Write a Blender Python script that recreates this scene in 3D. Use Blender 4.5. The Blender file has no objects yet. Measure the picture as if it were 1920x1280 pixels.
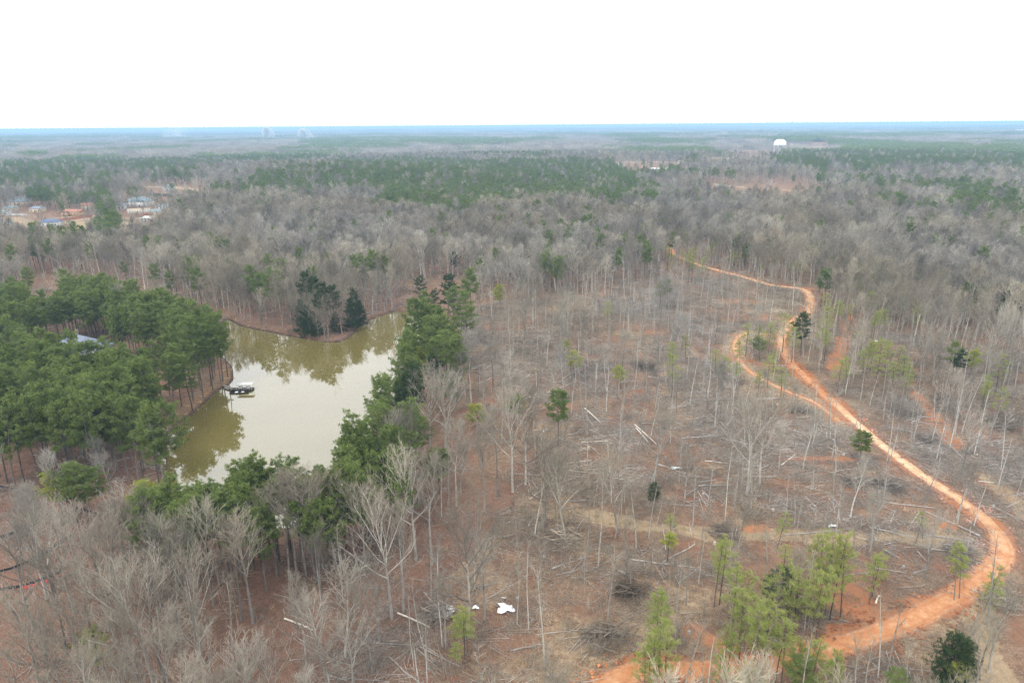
import bpy, math, random
import numpy as np
from mathutils import Vector, Matrix, Euler
R = math.radians
random.seed(7); rng = np.random.default_rng(7)
sc = bpy.context.scene
col = sc.collection

# ------------------------------------------------------------------ camera
CAM_Z = 80.0
cam_d = bpy.data.cameras.new('camera'); cam = bpy.data.objects.new('camera', cam_d); col.objects.link(cam)
cam_d.sensor_width = 36; cam_d.lens = 24; cam_d.clip_start = 1; cam_d.clip_end = 120000
PITCH, ROLL = R(17.55), R(0.45)
cam.matrix_world = Matrix.Translation((0, 0, CAM_Z)) @ Euler((R(90) - PITCH, 0, 0)).to_matrix().to_4x4() @ Matrix.Rotation(-ROLL, 4, 'Z')
sc.camera = cam
# ------------------------------------------------------------------ light
SUN_EL, SUN_AZ = 52, 215
w = bpy.data.worlds.new('World'); sc.world = w; w.use_nodes = True
wt = w.node_tree; bg = wt.nodes['Background']
sky = wt.nodes.new('ShaderNodeTexSky'); sky.sky_type = 'NISHITA'; sky.sun_disc = False
sky.sun_elevation = R(SUN_EL); sky.sun_rotation = R(SUN_AZ); sky.dust_density = 4
mx = wt.nodes.new('ShaderNodeMix'); mx.data_type = 'RGBA'; mx.inputs['Factor'].default_value = 0.9
mx.inputs['B'].default_value = (19.0, 19.2, 19.6, 1)           # an even white cloud deck over the clear-sky colour
wt.links.new(sky.outputs[0], mx.inputs['A']); wt.links.new(mx.outputs['Result'], bg.inputs['Color'])
bg.inputs['Strength'].default_value = 0.1
sd = bpy.data.lights.new('sun', 'SUN'); sd.energy = 1.5; sd.angle = R(14); sd.color = (1, .97, .92)
sun = bpy.data.objects.new('sun', sd); col.objects.link(sun)
sun.rotation_euler = (R(90 - SUN_EL), 0, R(180 - SUN_AZ)); sun.location = (0, 0, 300)
vs = sc.view_settings; vs.view_transform = 'Standard'; vs.look = 'None'; vs.gamma = 1; vs.use_curve_mapping = False
vs.exposure = 0.35
sc.render.engine = 'CYCLES'
cy = sc.cycles
cy.max_bounces = 4; cy.diffuse_bounces = 2; cy.glossy_bounces = 2; cy.transmission_bounces = 2; cy.volume_bounces = 0
cy.transparent_max_bounces = 8; cy.use_denoising = True; cy.denoiser = 'OPENIMAGEDENOISE'; cy.denoising_prefilter = 'NONE'; cy.denoising_input_passes = 'RGB_ALBEDO_NORMAL'; cy.caustics_reflective = False; cy.caustics_refractive = False
cy.use_adaptive_sampling = True; cy.adaptive_threshold = 0.02

# ------------------------------------------------------------------ numbers: noise, rays, terrain
def _h(ix, iy, s):
    n = (ix * 374761393 + iy * 668265263 + s * 362437) & 0xffffffff
    n = ((n ^ (n >> 13)) * 1274126177) & 0xffffffff
    return ((n ^ (n >> 16)) & 0xffff) / 65535.0
def vnoise(x, y, sc_, s=0):
    x = np.asarray(x, float) / sc_ + 1000.5; y = np.asarray(y, float) / sc_ + 1000.5
    ix = np.floor(x).astype(np.int64); iy = np.floor(y).astype(np.int64); fx = x - ix; fy = y - iy
    fx = fx * fx * (3 - 2 * fx); fy = fy * fy * (3 - 2 * fy)
    a = _h(ix, iy, s); b = _h(ix + 1, iy, s); c = _h(ix, iy + 1, s); d = _h(ix + 1, iy + 1, s)
    return (a + (b - a) * fx) * (1 - fy) + (c + (d - c) * fx) * fy
def fbm(x, y, sc_, s=0, o=3):
    t = 0; a = 1; n = 0
    for k in range(o): t = t + a * vnoise(x, y, sc_ / 2 ** k, s + k); n += a; a *= .5
    return t / n
MW = np.array(cam.matrix_world.to_3x3()); F = 1280.0
def ray(px, py):
    v = MW @ np.array([(px - 960) / F, -(py - 640) / F, -1.0]); return v / np.linalg.norm(v)
def project(x, y, z):
    P = np.stack([np.asarray(x, float), np.asarray(y, float), np.asarray(z, float) - CAM_Z], -1) @ MW
    d = np.maximum(-P[..., 2], 1e-3)
    return 960 + F * P[..., 0] / d, 640 - F * P[..., 1] / d
def in_poly(px, py, poly):
    px = np.asarray(px, float); py = np.asarray(py, float); r = np.zeros(px.shape, bool); n = len(poly)
    for i in range(n):
        x0, y0 = poly[i]; x1, y1 = poly[(i + 1) % n]
        c = (y0 > py) != (y1 > py)
        r ^= c & (px < (x1 - x0) * (py - y0) / ((y1 - y0) or 1e-9) + x0)
    return r
def seg_dist(x, y, pts, closed=False):
    x = np.asarray(x, float); y = np.asarray(y, float); best = np.full(x.shape, 1e9); tb = np.zeros(x.shape)
    n = len(pts)
    for i in range(n if closed else n - 1):
        x0, y0 = pts[i]; x1, y1 = pts[(i + 1) % n]; dx, dy = x1 - x0, y1 - y0
        t = np.clip(((x - x0) * dx + (y - y0) * dy) / (dx * dx + dy * dy + 1e-9), 0, 1)
        d = np.hypot(x - x0 - t * dx, y - y0 - t * dy); m = d < best
        best = np.where(m, d, best); tb = np.where(m, i + t, tb)
    return best, tb
def flat(px, py, z=0.0):
    v = ray(px, py); t = (z - CAM_Z) / v[2]; return (v[0] * t, v[1] * t)
def smooth_line(pts, step, closed=False):
    """Catmull-Rom through 2D/3D points, sampled every ~step metres."""
    P = [np.array(p, float) for p in pts]; n = len(P); out = []
    for i in range(n if closed else n - 1):
        a = P[(i - 1) % n] if (closed or i > 0) else P[i]; b = P[i]; c = P[(i + 1) % n]
        d = P[(i + 2) % n] if (closed or i + 2 < n) else c
        k = max(2, int(np.linalg.norm(c - b) / step))
        for q in range(k):
            t = q / k
            out.append(.5 * ((2 * b) + (c - a) * t + (2 * a - 5 * b + 4 * c - d) * t * t + (3 * b - a - 3 * c + d) * t ** 3))
    if not closed: out.append(P[-1])
    return out
POND_PX = [(425, 600), (450, 611), (500, 622), (550, 632), (600, 640), (635, 642), (655, 633), (675, 613), (700, 598), (745, 584),
           (790, 590), (792, 640), (775, 690), (760, 760), (740, 830), (716, 900), (690, 950), (640, 982), (560, 990), (470, 985),
           (400, 965), (345, 935), (322, 905), (302, 880), (300, 850), (306, 828), (330, 801), (352, 784), (376, 764), (398, 742),
           (420, 727), (436, 716), (439, 700), (436, 686), (424, 675), (412, 655), (412, 625)]
POND = [tuple(p) for p in smooth_line([flat(*p) for p in POND_PX], 4.0, True)]
_pc = (float(np.mean([p[0] for p in POND])), float(np.mean([p[1] for p in POND])))
HILL = flat(600, 352)
def terrain0(x, y):
    r = np.hypot(x, y)
    k = np.clip((r - 250) / 900, 0, 1)
    z = 2.0 + 1.6 * (fbm(x, y, 90, 3) - .5) * 2 + k * 9 * (fbm(x, y, 520, 9) - .5) * 2
    z = z + 13 * np.exp(-((x - HILL[0]) ** 2 + (y - HILL[1]) ** 2) / (2 * 150 ** 2))
    k2 = np.clip((r - 1500) / 6000, 0, 1)
    z = z + k2 * 34 * (fbm(x, y, 2600, 21) - .45) + .25 * (fbm(x, y, 11, 33) - .5)
    return np.minimum(z, 62)
def terrain(x, y):
    x = np.asarray(x, float); y = np.asarray(y, float)
    z = terrain0(x, y); near = (np.hypot(x - _pc[0], y - _pc[1]) < 260)
    if near.any():
        xn = x[near] if x.ndim else x; yn = y[near] if x.ndim else y
        d, _ = seg_dist(xn, yn, POND, True); ins = in_poly(xn, yn, POND)
        s = np.where(ins, -d, d)
        zb = np.where(s < 0, np.maximum(-.3 + s * .5, -3), .55 * np.clip(s / .9, -.5, 1) + np.clip((s - .9) * .09, 0, 9))
        k = np.clip((s - 5) / 45, 0, 1); k = k * k * (3 - 2 * k)
        zz = zb * (1 - k) + (z[near] if x.ndim else z) * k
        if x.ndim: z[near] = zz
        else: z = zz
    return z
def tz(x, y): return float(terrain(np.array([x]), np.array([y]))[0])
_T = np.concatenate([np.arange(60, 1200, 3.0), 1200 * 1.004 ** np.arange(0, 700)])
def hit(px, py, h=0.0):
    """Ground point (x, y) of a thing h metres tall whose top (h=0: foot) shows at this pixel."""
    v = ray(px, py); X = v[0] * _T; Y = v[1] * _T; Z = CAM_Z + v[2] * _T - terrain(X, Y) - h
    i = int(np.argmax(Z < 0)) if (Z < 0).any() else len(_T) - 1
    i = max(i, 1); a = Z[i - 1] / max(Z[i - 1] - Z[i], 1e-6); t = _T[i - 1] + (_T[i] - _T[i - 1]) * a
    return float(v[0] * t), float(v[1] * t)
def G(pts, h=0.0): return [hit(px, py, h) for px, py in pts]

# ------------------------------------------------------------------ materials
def mat(name):
    m = bpy.data.materials.new(name); m.use_nodes = True
    nt = m.node_tree; b = nt.nodes['Principled BSDF']; b.inputs['Specular IOR Level'].default_value = .2
    return m, nt, b
def nd(nt, t, **k):
    n = nt.nodes.new('ShaderNode' + t)
    for a, v in k.items(): setattr(n, a, v)
    return n
def val(nt, x, sock):
    if isinstance(x, (int, float)): sock.default_value = x
    elif isinstance(x, tuple): sock.default_value = (*x, 1) if len(x) == 3 else x
    else: nt.links.new(x, sock)
def mixc(nt, f, a, b):
    n = nd(nt, 'Mix', data_type='RGBA'); val(nt, f, n.inputs['Factor']); val(nt, a, n.inputs['A']); val(nt, b, n.inputs['B']); return n.outputs['Result']
def math_(nt, op, a, b=0.0, clamp=False):
    n = nd(nt, 'Math', operation=op, use_clamp=clamp); val(nt, a, n.inputs[0]); val(nt, b, n.inputs[1]); return n.outputs[0]
def noise(nt, scale, det=4, rough=.6, vec=None):
    n = nd(nt, 'TexNoise'); n.inputs['Scale'].default_value = scale; n.inputs['Detail'].default_value = det; n.inputs['Roughness'].default_value = rough
    if vec is None:
        g = nd(nt, 'NewGeometry'); vec = g.outputs['Position']
    nt.links.new(vec, n.inputs['Vector']); return n.outputs['Fac']
def ramp(nt, x, lo, hi):
    n = nd(nt, 'MapRange'); val(nt, x, n.inputs['Value']); n.inputs['From Min'].default_value = lo; n.inputs['From Max'].default_value = hi
    return n.outputs['Result']
def ramp2(nt, x, lo, hi, a, b):
    n = nd(nt, 'MapRange'); val(nt, x, n.inputs['Value']); n.inputs['From Min'].default_value = lo; n.inputs['From Max'].default_value = hi; n.inputs['To Min'].default_value = a; n.inputs['To Max'].default_value = b
    return n.outputs['Result']
def simple(name, c, rough=.8, var=.25, scale=3.0, metal=0):
    m, nt, b = mat(name); f = noise(nt, scale)
    c2 = tuple(v * (1 - var) for v in c); c3 = tuple(min(1, v * (1 + var)) for v in c)
    nt.links.new(mixc(nt, ramp(nt, f, .3, .7), c2, c3), b.inputs['Base Color']); b.inputs['Roughness'].default_value = rough; b.inputs['Metallic'].default_value = metal
    return m
def bark_mat(name, a, b_, c_):
    m, nt, b = mat(name); oi = nd(nt, 'ObjectInfo'); f = noise(nt, .9, 3)
    base = mixc(nt, oi.outputs['Random'], a, b_)
    base = mixc(nt, ramp(nt, f, .45, .75), base, c_)
    wn = nd(nt, 'TexWhiteNoise', noise_dimensions='1D'); nt.links.new(oi.outputs['Random'], wn.inputs['W']); h0 = nd(nt, 'HueSaturation'); nt.links.new(base, h0.inputs['Color']); nt.links.new(ramp2(nt, wn.outputs['Value'], 0, 1, .62, 1.35), h0.inputs['Value']); base = h0.outputs[0]
    hs = nd(nt, 'HueSaturation'); nt.links.new(base, hs.inputs['Color']); nt.links.new(ramp2(nt, noise(nt, .018, 3), .35, .65, .80, 1.22), hs.inputs['Value']); nt.links.new(ramp2(nt, noise(nt, .011, 2), .4, .6, .7, 1.25), hs.inputs['Saturation'])
    nt.links.new(hs.outputs[0], b.inputs['Base Color']); b.inputs['Roughness'].default_value = .9
    return m
def needle_mat(name, a, b_, c_):
    m, nt, b = mat(name); oi = nd(nt, 'ObjectInfo'); f = noise(nt, .75, 2)
    base = mixc(nt, oi.outputs['Random'], a, b_)
    base = mixc(nt, ramp(nt, f, .38, .68), base, c_)
    nt.links.new(base, b.inputs['Base Color']); b.inputs['Roughness'].default_value = .6
    tr = nd(nt, 'BsdfTranslucent'); nt.links.new(base, tr.inputs['Color']); ms = nd(nt, 'MixShader'); ms.inputs[0].default_value = .25
    out = nt.nodes['Material Output']; nt.links.new(b.outputs[0], ms.inputs[1]); nt.links.new(tr.outputs[0], ms.inputs[2]); nt.links.new(ms.outputs[0], out.inputs[0])
    return m
M = {}
M['bark'] = bark_mat('grey_bark', (.24, .22, .19), (.36, .335, .29), (.15, .135, .115))
M['twig'] = bark_mat('twig_bark', (.265, .235, .19), (.345, .32, .26), (.19, .17, .135))
M['pale_bark'] = bark_mat('pale_bark', (.43, .41, .36), (.31, .29, .25), (.22, .20, .175))
M['pine_bark'] = bark_mat('pine_bark', (.10, .08, .068), (.15, .125, .105), (.18, .16, .14))
M['needles'] = needle_mat('pine_needles', (.093, .140, .035), (.142, .193, .050), (.198, .248, .072))
M['young_needles'] = needle_mat('young_pine_needles', (.21, .275, .055), (.28, .33, .075), (.31, .32, .11))
M['yellow_needles'] = needle_mat('yellowing_needles', (.33, .35, .06), (.38, .38, .08), (.24, .29, .06))
M['cedar_needles'] = needle_mat('cedar_needles', (.035, .062, .022), (.05, .08, .027), (.062, .095, .03))
M['log'] = bark_mat('dead_wood', (.27, .24, .21), (.46, .43, .39), (.19, .165, .14))
M['pale_log'] = simple('barked_pale_wood', (.55, .50, .42), .8, .2)
M['slash'] = bark_mat('slash_wood', (.22, .18, .14), (.40, .35, .285), (.14, .11, .082))
M['white'] = simple('white_paint', (.75, .76, .76), .5, .05)
M['sheet'] = simple('white_sheeting', (.8, .82, .84), .4, .08)
M['old_sheet'] = simple('weathered_sheeting', (.42, .43, .42), .6, .3)
M['dark'] = simple('dark_wet_wood', (.03, .027, .024), .7, .3)
M['deck'] = simple('weathered_deck', (.22, .19, .16), .8, .2, 6)
M['dark_deck'] = simple('dark_deck', (.09, .075, .06), .8, .25, 6)
M['roof_grey'] = simple('grey_metal_roof', (.17, .20, .25), .45, .15, 1.0)
M['roof_blue'] = simple('blue_roof', (.09, .125, .20), .6, .1)
M['roof_slate'] = simple('slate_green_roof', (.20, .25, .27), .7, .15)
M['roof_red'] = simple('rust_red_roof', (.32, .15, .10), .8, .2)
M['wall_cream'] = simple('cream_wall', (.62, .50, .34), .85, .1)
M['wall_white'] = simple('white_wall', (.58, .58, .56), .8, .08)
M['wall_orange'] = simple('bare_sheathing', (.46, .31, .18), .85, .15)
M['glass'] = simple('dark_glass', (.03, .035, .045), .1, .1)
M['black_fabric'] = simple('black_silt_fabric', (.022, .021, .021), .8, .3)
M['red_mesh'] = simple('red_barrier_mesh', (.42, .07, .06), .7, .2)
M['red_clay_wall'] = simple('red_clay_brick', (.36, .14, .09), .9, .2)
M['chimney_brick'] = simple('chimney_brick', (.20, .14, .12), .9, .2)
M['clods'] = bark_mat('clay_clods', (.28, .10, .05), (.36, .16, .08), (.20, .11, .07))
M['canvas'] = simple('tan_boards', (.45, .36, .27), .8, .15)

# ------------------------------------------------------------------ mesh helpers
class MB:
    def __init__(s): s.v = []; s.f = []; s.m = []; s.n = 0
    def add(s, v, f, mi=0):
        v = np.asarray(v, float).reshape(-1, 3); f = np.asarray(f)
        s.v.append(v); s.f.append(f + s.n); s.m.append(np.full(len(f), mi)); s.n += len(v)
    def segs(s, p0, p1, r0, r1, k=3, mi=0):
        """Open prisms from p0 to p1, all at once."""
        p0 = np.asarray(p0, float).reshape(-1, 3); p1 = np.asarray(p1, float).reshape(-1, 3); n = len(p0)
        if not n: return
        r0 = np.broadcast_to(np.asarray(r0, float), (n,)); r1 = np.broadcast_to(np.asarray(r1, float), (n,))
        d = p1 - p0; d /= np.linalg.norm(d, axis=1)[:, None] + 1e-9
        a = np.where(np.abs(d[:, 2:3]) > .9, np.array([[1., 0, 0]]), np.array([[0, 0, 1.]]))
        u = np.cross(d, a); u /= np.linalg.norm(u, axis=1)[:, None] + 1e-9; w_ = np.cross(d, u)
        an = np.arange(k) * 2 * np.pi / k
        ring = np.cos(an)[None, :, None] * u[:, None] + np.sin(an)[None, :, None] * w_[:, None]
        V = np.concatenate([p0[:, None] + ring * r0[:, None, None], p1[:, None] + ring * r1[:, None, None]], 1)
        i = np.arange(k); j = (i + 1) % k
        q = np.stack([i, j, j + k, i + k], 1)[None] + (np.arange(n) * 2 * k)[:, None, None]
        s.add(V.reshape(-1, 3), q.reshape(-1, 4), mi)
    def path(s, P, r, k=6, mi=0, cap=False):
        P = np.asarray(P, float); n = len(P); r = np.broadcast_to(np.asarray(r, float), (n,))
        T = np.gradient(P, axis=0); T /= np.linalg.norm(T, axis=1)[:, None] + 1e-9
        a = np.array([1., 0, 0]) if abs(T[0][2]) > .7 else np.array([0, 0, 1.])
        U = np.cross(T, a); U /= np.linalg.norm(U, axis=1)[:, None] + 1e-9; W = np.cross(T, U)
        an = np.arange(k) * 2 * np.pi / k
        V = P[:, None] + (np.cos(an)[None, :, None] * U[:, None] + np.sin(an)[None, :, None] * W[:, None]) * r[:, None, None]
        i = np.arange(k); j = (i + 1) % k
        q = np.stack([i, j, j + k, i + k], 1)[None] + (np.arange(n - 1) * k)[:, None, None]
        s.add(V.reshape(-1, 3), q.reshape(-1, 4), mi)
        if cap:
            for e, ii in ((0, i[::-1]), (n - 1, i)):
                c = V[e]; s.add(np.vstack([c, P[e]]), [[ii[a_], ii[(a_ + 1) % k], k] for a_ in range(k)], mi)
    def box(s, x0, x1, y0, y1, z0, z1, mi=0):
        V = [(x0, y0, z0), (x1, y0, z0), (x1, y1, z0), (x0, y1, z0), (x0, y0, z1), (x1, y0, z1), (x1, y1, z1), (x0, y1, z1)]
        s.add(V, [(0, 3, 2, 1), (4, 5, 6, 7), (0, 1, 5, 4), (1, 2, 6, 5), (2, 3, 7, 6), (3, 0, 4, 7)], mi)
    def tris(s, c, a, b, mi=0):
        """triangles c, a, b (each n x 3)"""
        n = len(c); V = np.stack([c, a, b], 1).reshape(-1, 3); s.add(V, np.arange(n * 3).reshape(-1, 3), mi)
    def mesh(s, name, mats):
        me = bpy.data.meshes.new(name)
        V = np.concatenate(s.v); me.vertices.add(len(V)); me.vertices.foreach_set('co', V.astype(np.float32).ravel())
        loops = np.concatenate([f.ravel() for f in s.f]); tot = np.concatenate([np.full(len(f), f.shape[1]) for f in s.f])
        me.loops.add(len(loops)); me.loops.foreach_set('vertex_index', loops.astype(np.int32))
        me.polygons.add(len(tot)); st = np.concatenate([[0], np.cumsum(tot)[:-1]])
        me.polygons.foreach_set('loop_start', st.astype(np.int32)); me.polygons.foreach_set('loop_total', tot.astype(np.int32))
        me.polygons.foreach_set('material_index', np.concatenate(s.m).astype(np.int32))
        for m in (mats if isinstance(mats, (list, tuple)) else [mats]): me.materials.append(m)
        me.update(calc_edges=True)
        return me
def link(name, me, parent=None, loc=None):
    o = bpy.data.objects.new(name, me); col.objects.link(o)
    if parent is not None: o.parent = parent
    if loc is not None: o.location = loc
    return o
def tag(o, label, cat, group=None, kind=None):
    if label: o['label'] = label
    if cat: o['category'] = cat
    if group: o['group'] = group
    if kind: o['kind'] = kind
    return o
def thing(name, label, cat, loc, rz=0, group=None):
    o = bpy.data.objects.new(name, None); col.objects.link(o); o.location = loc; o.rotation_euler = (0, 0, rz); o.empty_display_size = .5
    return tag(o, label, cat, group)
def struct(name, me): return tag(link(name, me), None, None, None, 'structure')
def nrm(v): return v / (np.linalg.norm(v, axis=-1, keepdims=True) + 1e-9)

# ------------------------------------------------------------------ land cover, laid out on the ground
ROAD_PX = [(1256, 446), (1250, 456), (1262, 474), (1298, 492), (1350, 508), (1400, 521), (1450, 535), (1500, 541), (1518, 556),
           (1516, 585), (1482, 606), (1464, 636), (1474, 668), (1505, 702), (1540, 735), (1580, 770), (1630, 815), (1690, 863),
           (1750, 905), (1800, 937), (1846, 972), (1876, 1010), (1880, 1042), (1856, 1076), (1805, 1110), (1740, 1145), (1680, 1172),
           (1600, 1200), (1500, 1230), (1400, 1248), (1300, 1258), (1200, 1258), (1120, 1290)]
ROAD = smooth_line(G(ROAD_PX), 2.5); ROAD2 = [tuple(p) for p in ROAD]
TRACK_PX = [(1440, 628), (1404, 624), (1382, 634), (1380, 660), (1398, 690), (1440, 716), (1486, 738), (1530, 756), (1572, 790)]
TRACK = [tuple(p) for p in smooth_line(G(TRACK_PX), 2.5)]
TRK = {  # other worn strips: (pixels, half width m, clay, straw)
    'red': (G([(1600, 585), (1590, 620), (1578, 655), (1565, 690)]), 3.2, 1, 0),
    'tan': (G([(1716, 738), (1740, 765), (1768, 800), (1790, 835)]), 2.8, .6, .6),
    'spur': (G([(1516, 541), (1545, 541), (1590, 548), (1640, 560), (1700, 568), (1760, 575)]), 2.8, .5, .6),
    'straw': (G([(1040, 962), (1120, 968), (1200, 985), (1320, 998), (1440, 1002), (1580, 1006), (1700, 1008), (1790, 1018), (1850, 1045)]), 2.6, .15, .9),
    'corner': (G([(1836, 1120), (1838, 1180), (1856, 1240), (1880, 1300)]), 2.6, .05, .9),
    'edge': (G([(1860, 900), (1920, 960), (1990, 1000)]), 3, .1, .8),
    'cut': (G([(1470, 862), (1530, 858), (1610, 862)]), 1.1, 1.2, .2),
    'top': (G([(1345, 388), (1348, 400), (1342, 420)]), 3, .5, .8),
    'top2': (G([(1345, 345), (1400, 352), (1460, 356), (1560, 362)]), 7, .05, .9),
    'reda': (G([(1390, 440), (1430, 452), (1460, 470), (1452, 488)]), 4, .9, 0),
    'redb': (G([(1655, 475), (1675, 470)]), 5, .9, 0),
    'redc': (G([(1300, 1185), (1330, 1200), (1400, 1240), (1430, 1262)]), 1.8, 1.2, 0),
    'redd': (G([(1395, 992), (1430, 990)]), 1.6, 1.3, 0),
    'rede': (G([(1625, 1122), (1640, 1128)]), 1.2, 1.3, 0), 'redf': (G([(1700, 1126), (1724, 1128)]), 1.2, 1.3, 0),
    'redg': (G([(1770, 985), (1795, 983)]), 1.0, 1.1, 0),
    'redh': (G([(1560, 1176), (1610, 1178)]), 1.2, .9, 0), 'redi': (G([(1180, 1250), (1260, 1262), (1330, 1262)]), 1.8, 1.2, 0),
    'field1': (G([(1150, 305), (1220, 303), (1300, 306)]), 22, 0, 1), 'field2': (G([(1330, 297), (1400, 293), (1450, 290)]), 30, .1, 1),
    'field3': (G([(1510, 276), (1550, 276)]), 36, 0, 1),
    'yard1': (G([(0, 412), (20, 425), (60, 424), (120, 412), (170, 408)]), 22, 0, 1), 'yard2': (G([(150, 418), (170, 428)]), 9, .1, 1),
    'yard3': (G([(225, 410), (262, 408), (300, 402)]), 11, .2, 1), 'yard4': (G([(236, 428), (232, 434)]), 8, .2, 1), 'yard5': (G([(200, 385), (215, 370), (240, 360)]), 7, 0, 1),
    'yard6': (G([(280, 350), (330, 352), (380, 356)]), 9, .1, .9), 'house_yard': (G([(40, 585), (60, 600)]), 9, .1, .9),
    'shore': (G([(436, 690), (420, 715), (380, 750), (340, 785), (312, 815)]), 7, .35, .45),
    'lawn': (G([(1210, 328), (1240, 330), (1260, 334)]), 22, 0, 0),
}
CLEAR = G([(860, 590), (960, 560), (1100, 550), (1240, 520), (1360, 515), (1500, 545), (1600, 610), (1760, 640), (1930, 660), (2300, 700),
           (2300, 1400), (1100, 1500), (640, 1400), (600, 1270), (640, 1200), (760, 1170), (880, 1040), (960, 960), (1010, 850), (1000, 780), (900, 700), (870, 640)])
LITTER = G([(0, 800), (250, 760), (320, 820), (420, 980), (560, 990), (680, 960), (900, 880), (1000, 840), (1010, 930), (930, 1060), (760, 1160),
            (640, 1300), (500, 1400), (-300, 1400), (-300, 850)])
FARSH = G([(420, 600), (500, 560), (640, 560), (800, 540), (900, 560), (880, 600), (745, 590), (640, 645), (550, 635)])
def soft_poly(x, y, poly, w_=7.0):
    x2 = x + (fbm(x, y, 26, 31) - .5) * 34; y2 = y + (fbm(x, y, 26, 37) - .5) * 34
    d, _ = seg_dist(x2, y2, poly, True); return np.clip(.5 + np.where(in_poly(x2, y2, poly), d, -d) / (2 * w_), 0, 1)
def cover(x, y):
    """land-cover masks at ground points: clay, straw, litter / mud, lawn, slash"""
    x = np.asarray(x, float); y = np.asarray(y, float); n = x.shape
    clay = np.zeros(n); straw = np.zeros(n); r = np.hypot(x, y)
    wob = (fbm(x, y, 7, 61) - .5) * 3.2
    d, _ = seg_dist(x, y, ROAD2); clay = np.maximum(clay, np.clip(1.0 - (d + wob * 1.1 - 1.2) / 2.2, 0, 1)); road_d = d
    d, _ = seg_dist(x, y, TRACK); clay = np.maximum(clay, .6 * np.clip(1 - (d + wob - .8) / 2, 0, 1)); straw = np.maximum(straw, .6 * np.clip(1 - (d - 3) / 5, 0, 1))
    for k, (p, hw, c, s_) in TRK.items():
        if k == 'lawn': continue
        d, _ = seg_dist(x, y, p); f = np.clip(1.2 - (d + wob * (hw / 3) ** .5 - hw * .5) / (hw * .6), 0, 1)
        clay = np.maximum(clay, f * c * (.72 if hw < 2.5 else 1) * np.clip(.3 + 1.5 * fbm(x, y, 5, 62), 0, 1.1)); straw = np.maximum(straw, f * s_)
    near_clear = in_poly(x, y, CLEAR)
    straw = np.maximum(straw, np.where(near_clear, .5 * np.clip((fbm(x, y, 19, 71, 4) - .52) * 5, 0, 1), .25 * np.clip((fbm(x, y, 60, 72) - .5) * 4, 0, 1)))
    clay = np.maximum(clay, np.where(near_clear & (x > 0), .6 * np.clip((fbm(x, y, 24, 81) - .66) * 8, 0, 1), 0))
    lit = soft_poly(x, y, LITTER) * .85 * np.clip(.5 + 1.0 * fbm(x, y, 18, 39), 0, 1)
    lit = np.maximum(lit, np.where(in_poly(x, y, FARSH), .9, 0)); lit = np.maximum(lit, np.where(~near_clear & (r < 900), .26, 0))
    lit = np.maximum(lit, np.where(near_clear, .55 * np.clip((fbm(x, y, 45, 91) - .5) * 5, 0, 1), 0))
    d, _ = seg_dist(x, y, POND, True); mud = np.clip(1.3 - d / 1.1, 0, 1) * (d < 9)
    p = TRK['lawn'][0]; d, _ = seg_dist(x, y, p); lawn = np.clip(1.2 - d / 22, 0, 1)
    return clay, straw, lit, mud, lawn, near_clear.astype(float)

# ------------------------------------------------------------------ ground: one polar sheet to the horizon
def build_ground():
    rs = [4.0]
    while rs[-1] < 60000:
        r = rs[-1]; rs.append(r * (1.12 if r < 60 else 1.0075 if r < 520 else 1.014 if r < 2500 else 1.03))
    rs = np.array(rs)
    fine = np.deg2rad(np.arange(46, 134, .2)); coarse = np.deg2rad(np.arange(134, 406, 2.0))
    an = np.concatenate([fine, coarse]); na = len(an); nr = len(rs)
    A, Rr = np.meshgrid(an, rs); X = (Rr * np.cos(A)).ravel(); Y = (Rr * np.sin(A)).ravel()
    Z = terrain(X, Y)
    mb = MB(); i = np.arange(nr - 1)[:, None]; j = np.arange(na)[None]; jn = (j + 1) % na
    q = np.stack([i * na + j, (i + 1) * na + j, (i + 1) * na + jn, i * na + jn], -1).reshape(-1, 4)
    mb.add(np.stack([X, Y, Z], 1), q)
    mb.add([(rs[0] * math.cos(a), rs[0] * math.sin(a), tz(rs[0] * math.cos(a), rs[0] * math.sin(a))) for a in an[::40]], [list(range(len(an[::40])))])
    me = mb.mesh('ground', ground_mat())
    c = cover(X, Y); pad = len(me.vertices) - len(X)
    for nm, (a, b, d) in (('cover_a', c[:3]), ('cover_b', c[3:])):
        at = me.color_attributes.new(nm, 'FLOAT_COLOR', 'POINT')
        arr = np.ones((len(me.vertices), 4), np.float32); arr[:len(X), 0] = a; arr[:len(X), 1] = b; arr[:len(X), 2] = d
        at.data.foreach_set('color', arr.ravel())
    me.polygons.foreach_set('use_smooth', np.ones(len(me.polygons), bool))
    struct('ground', me)
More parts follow.
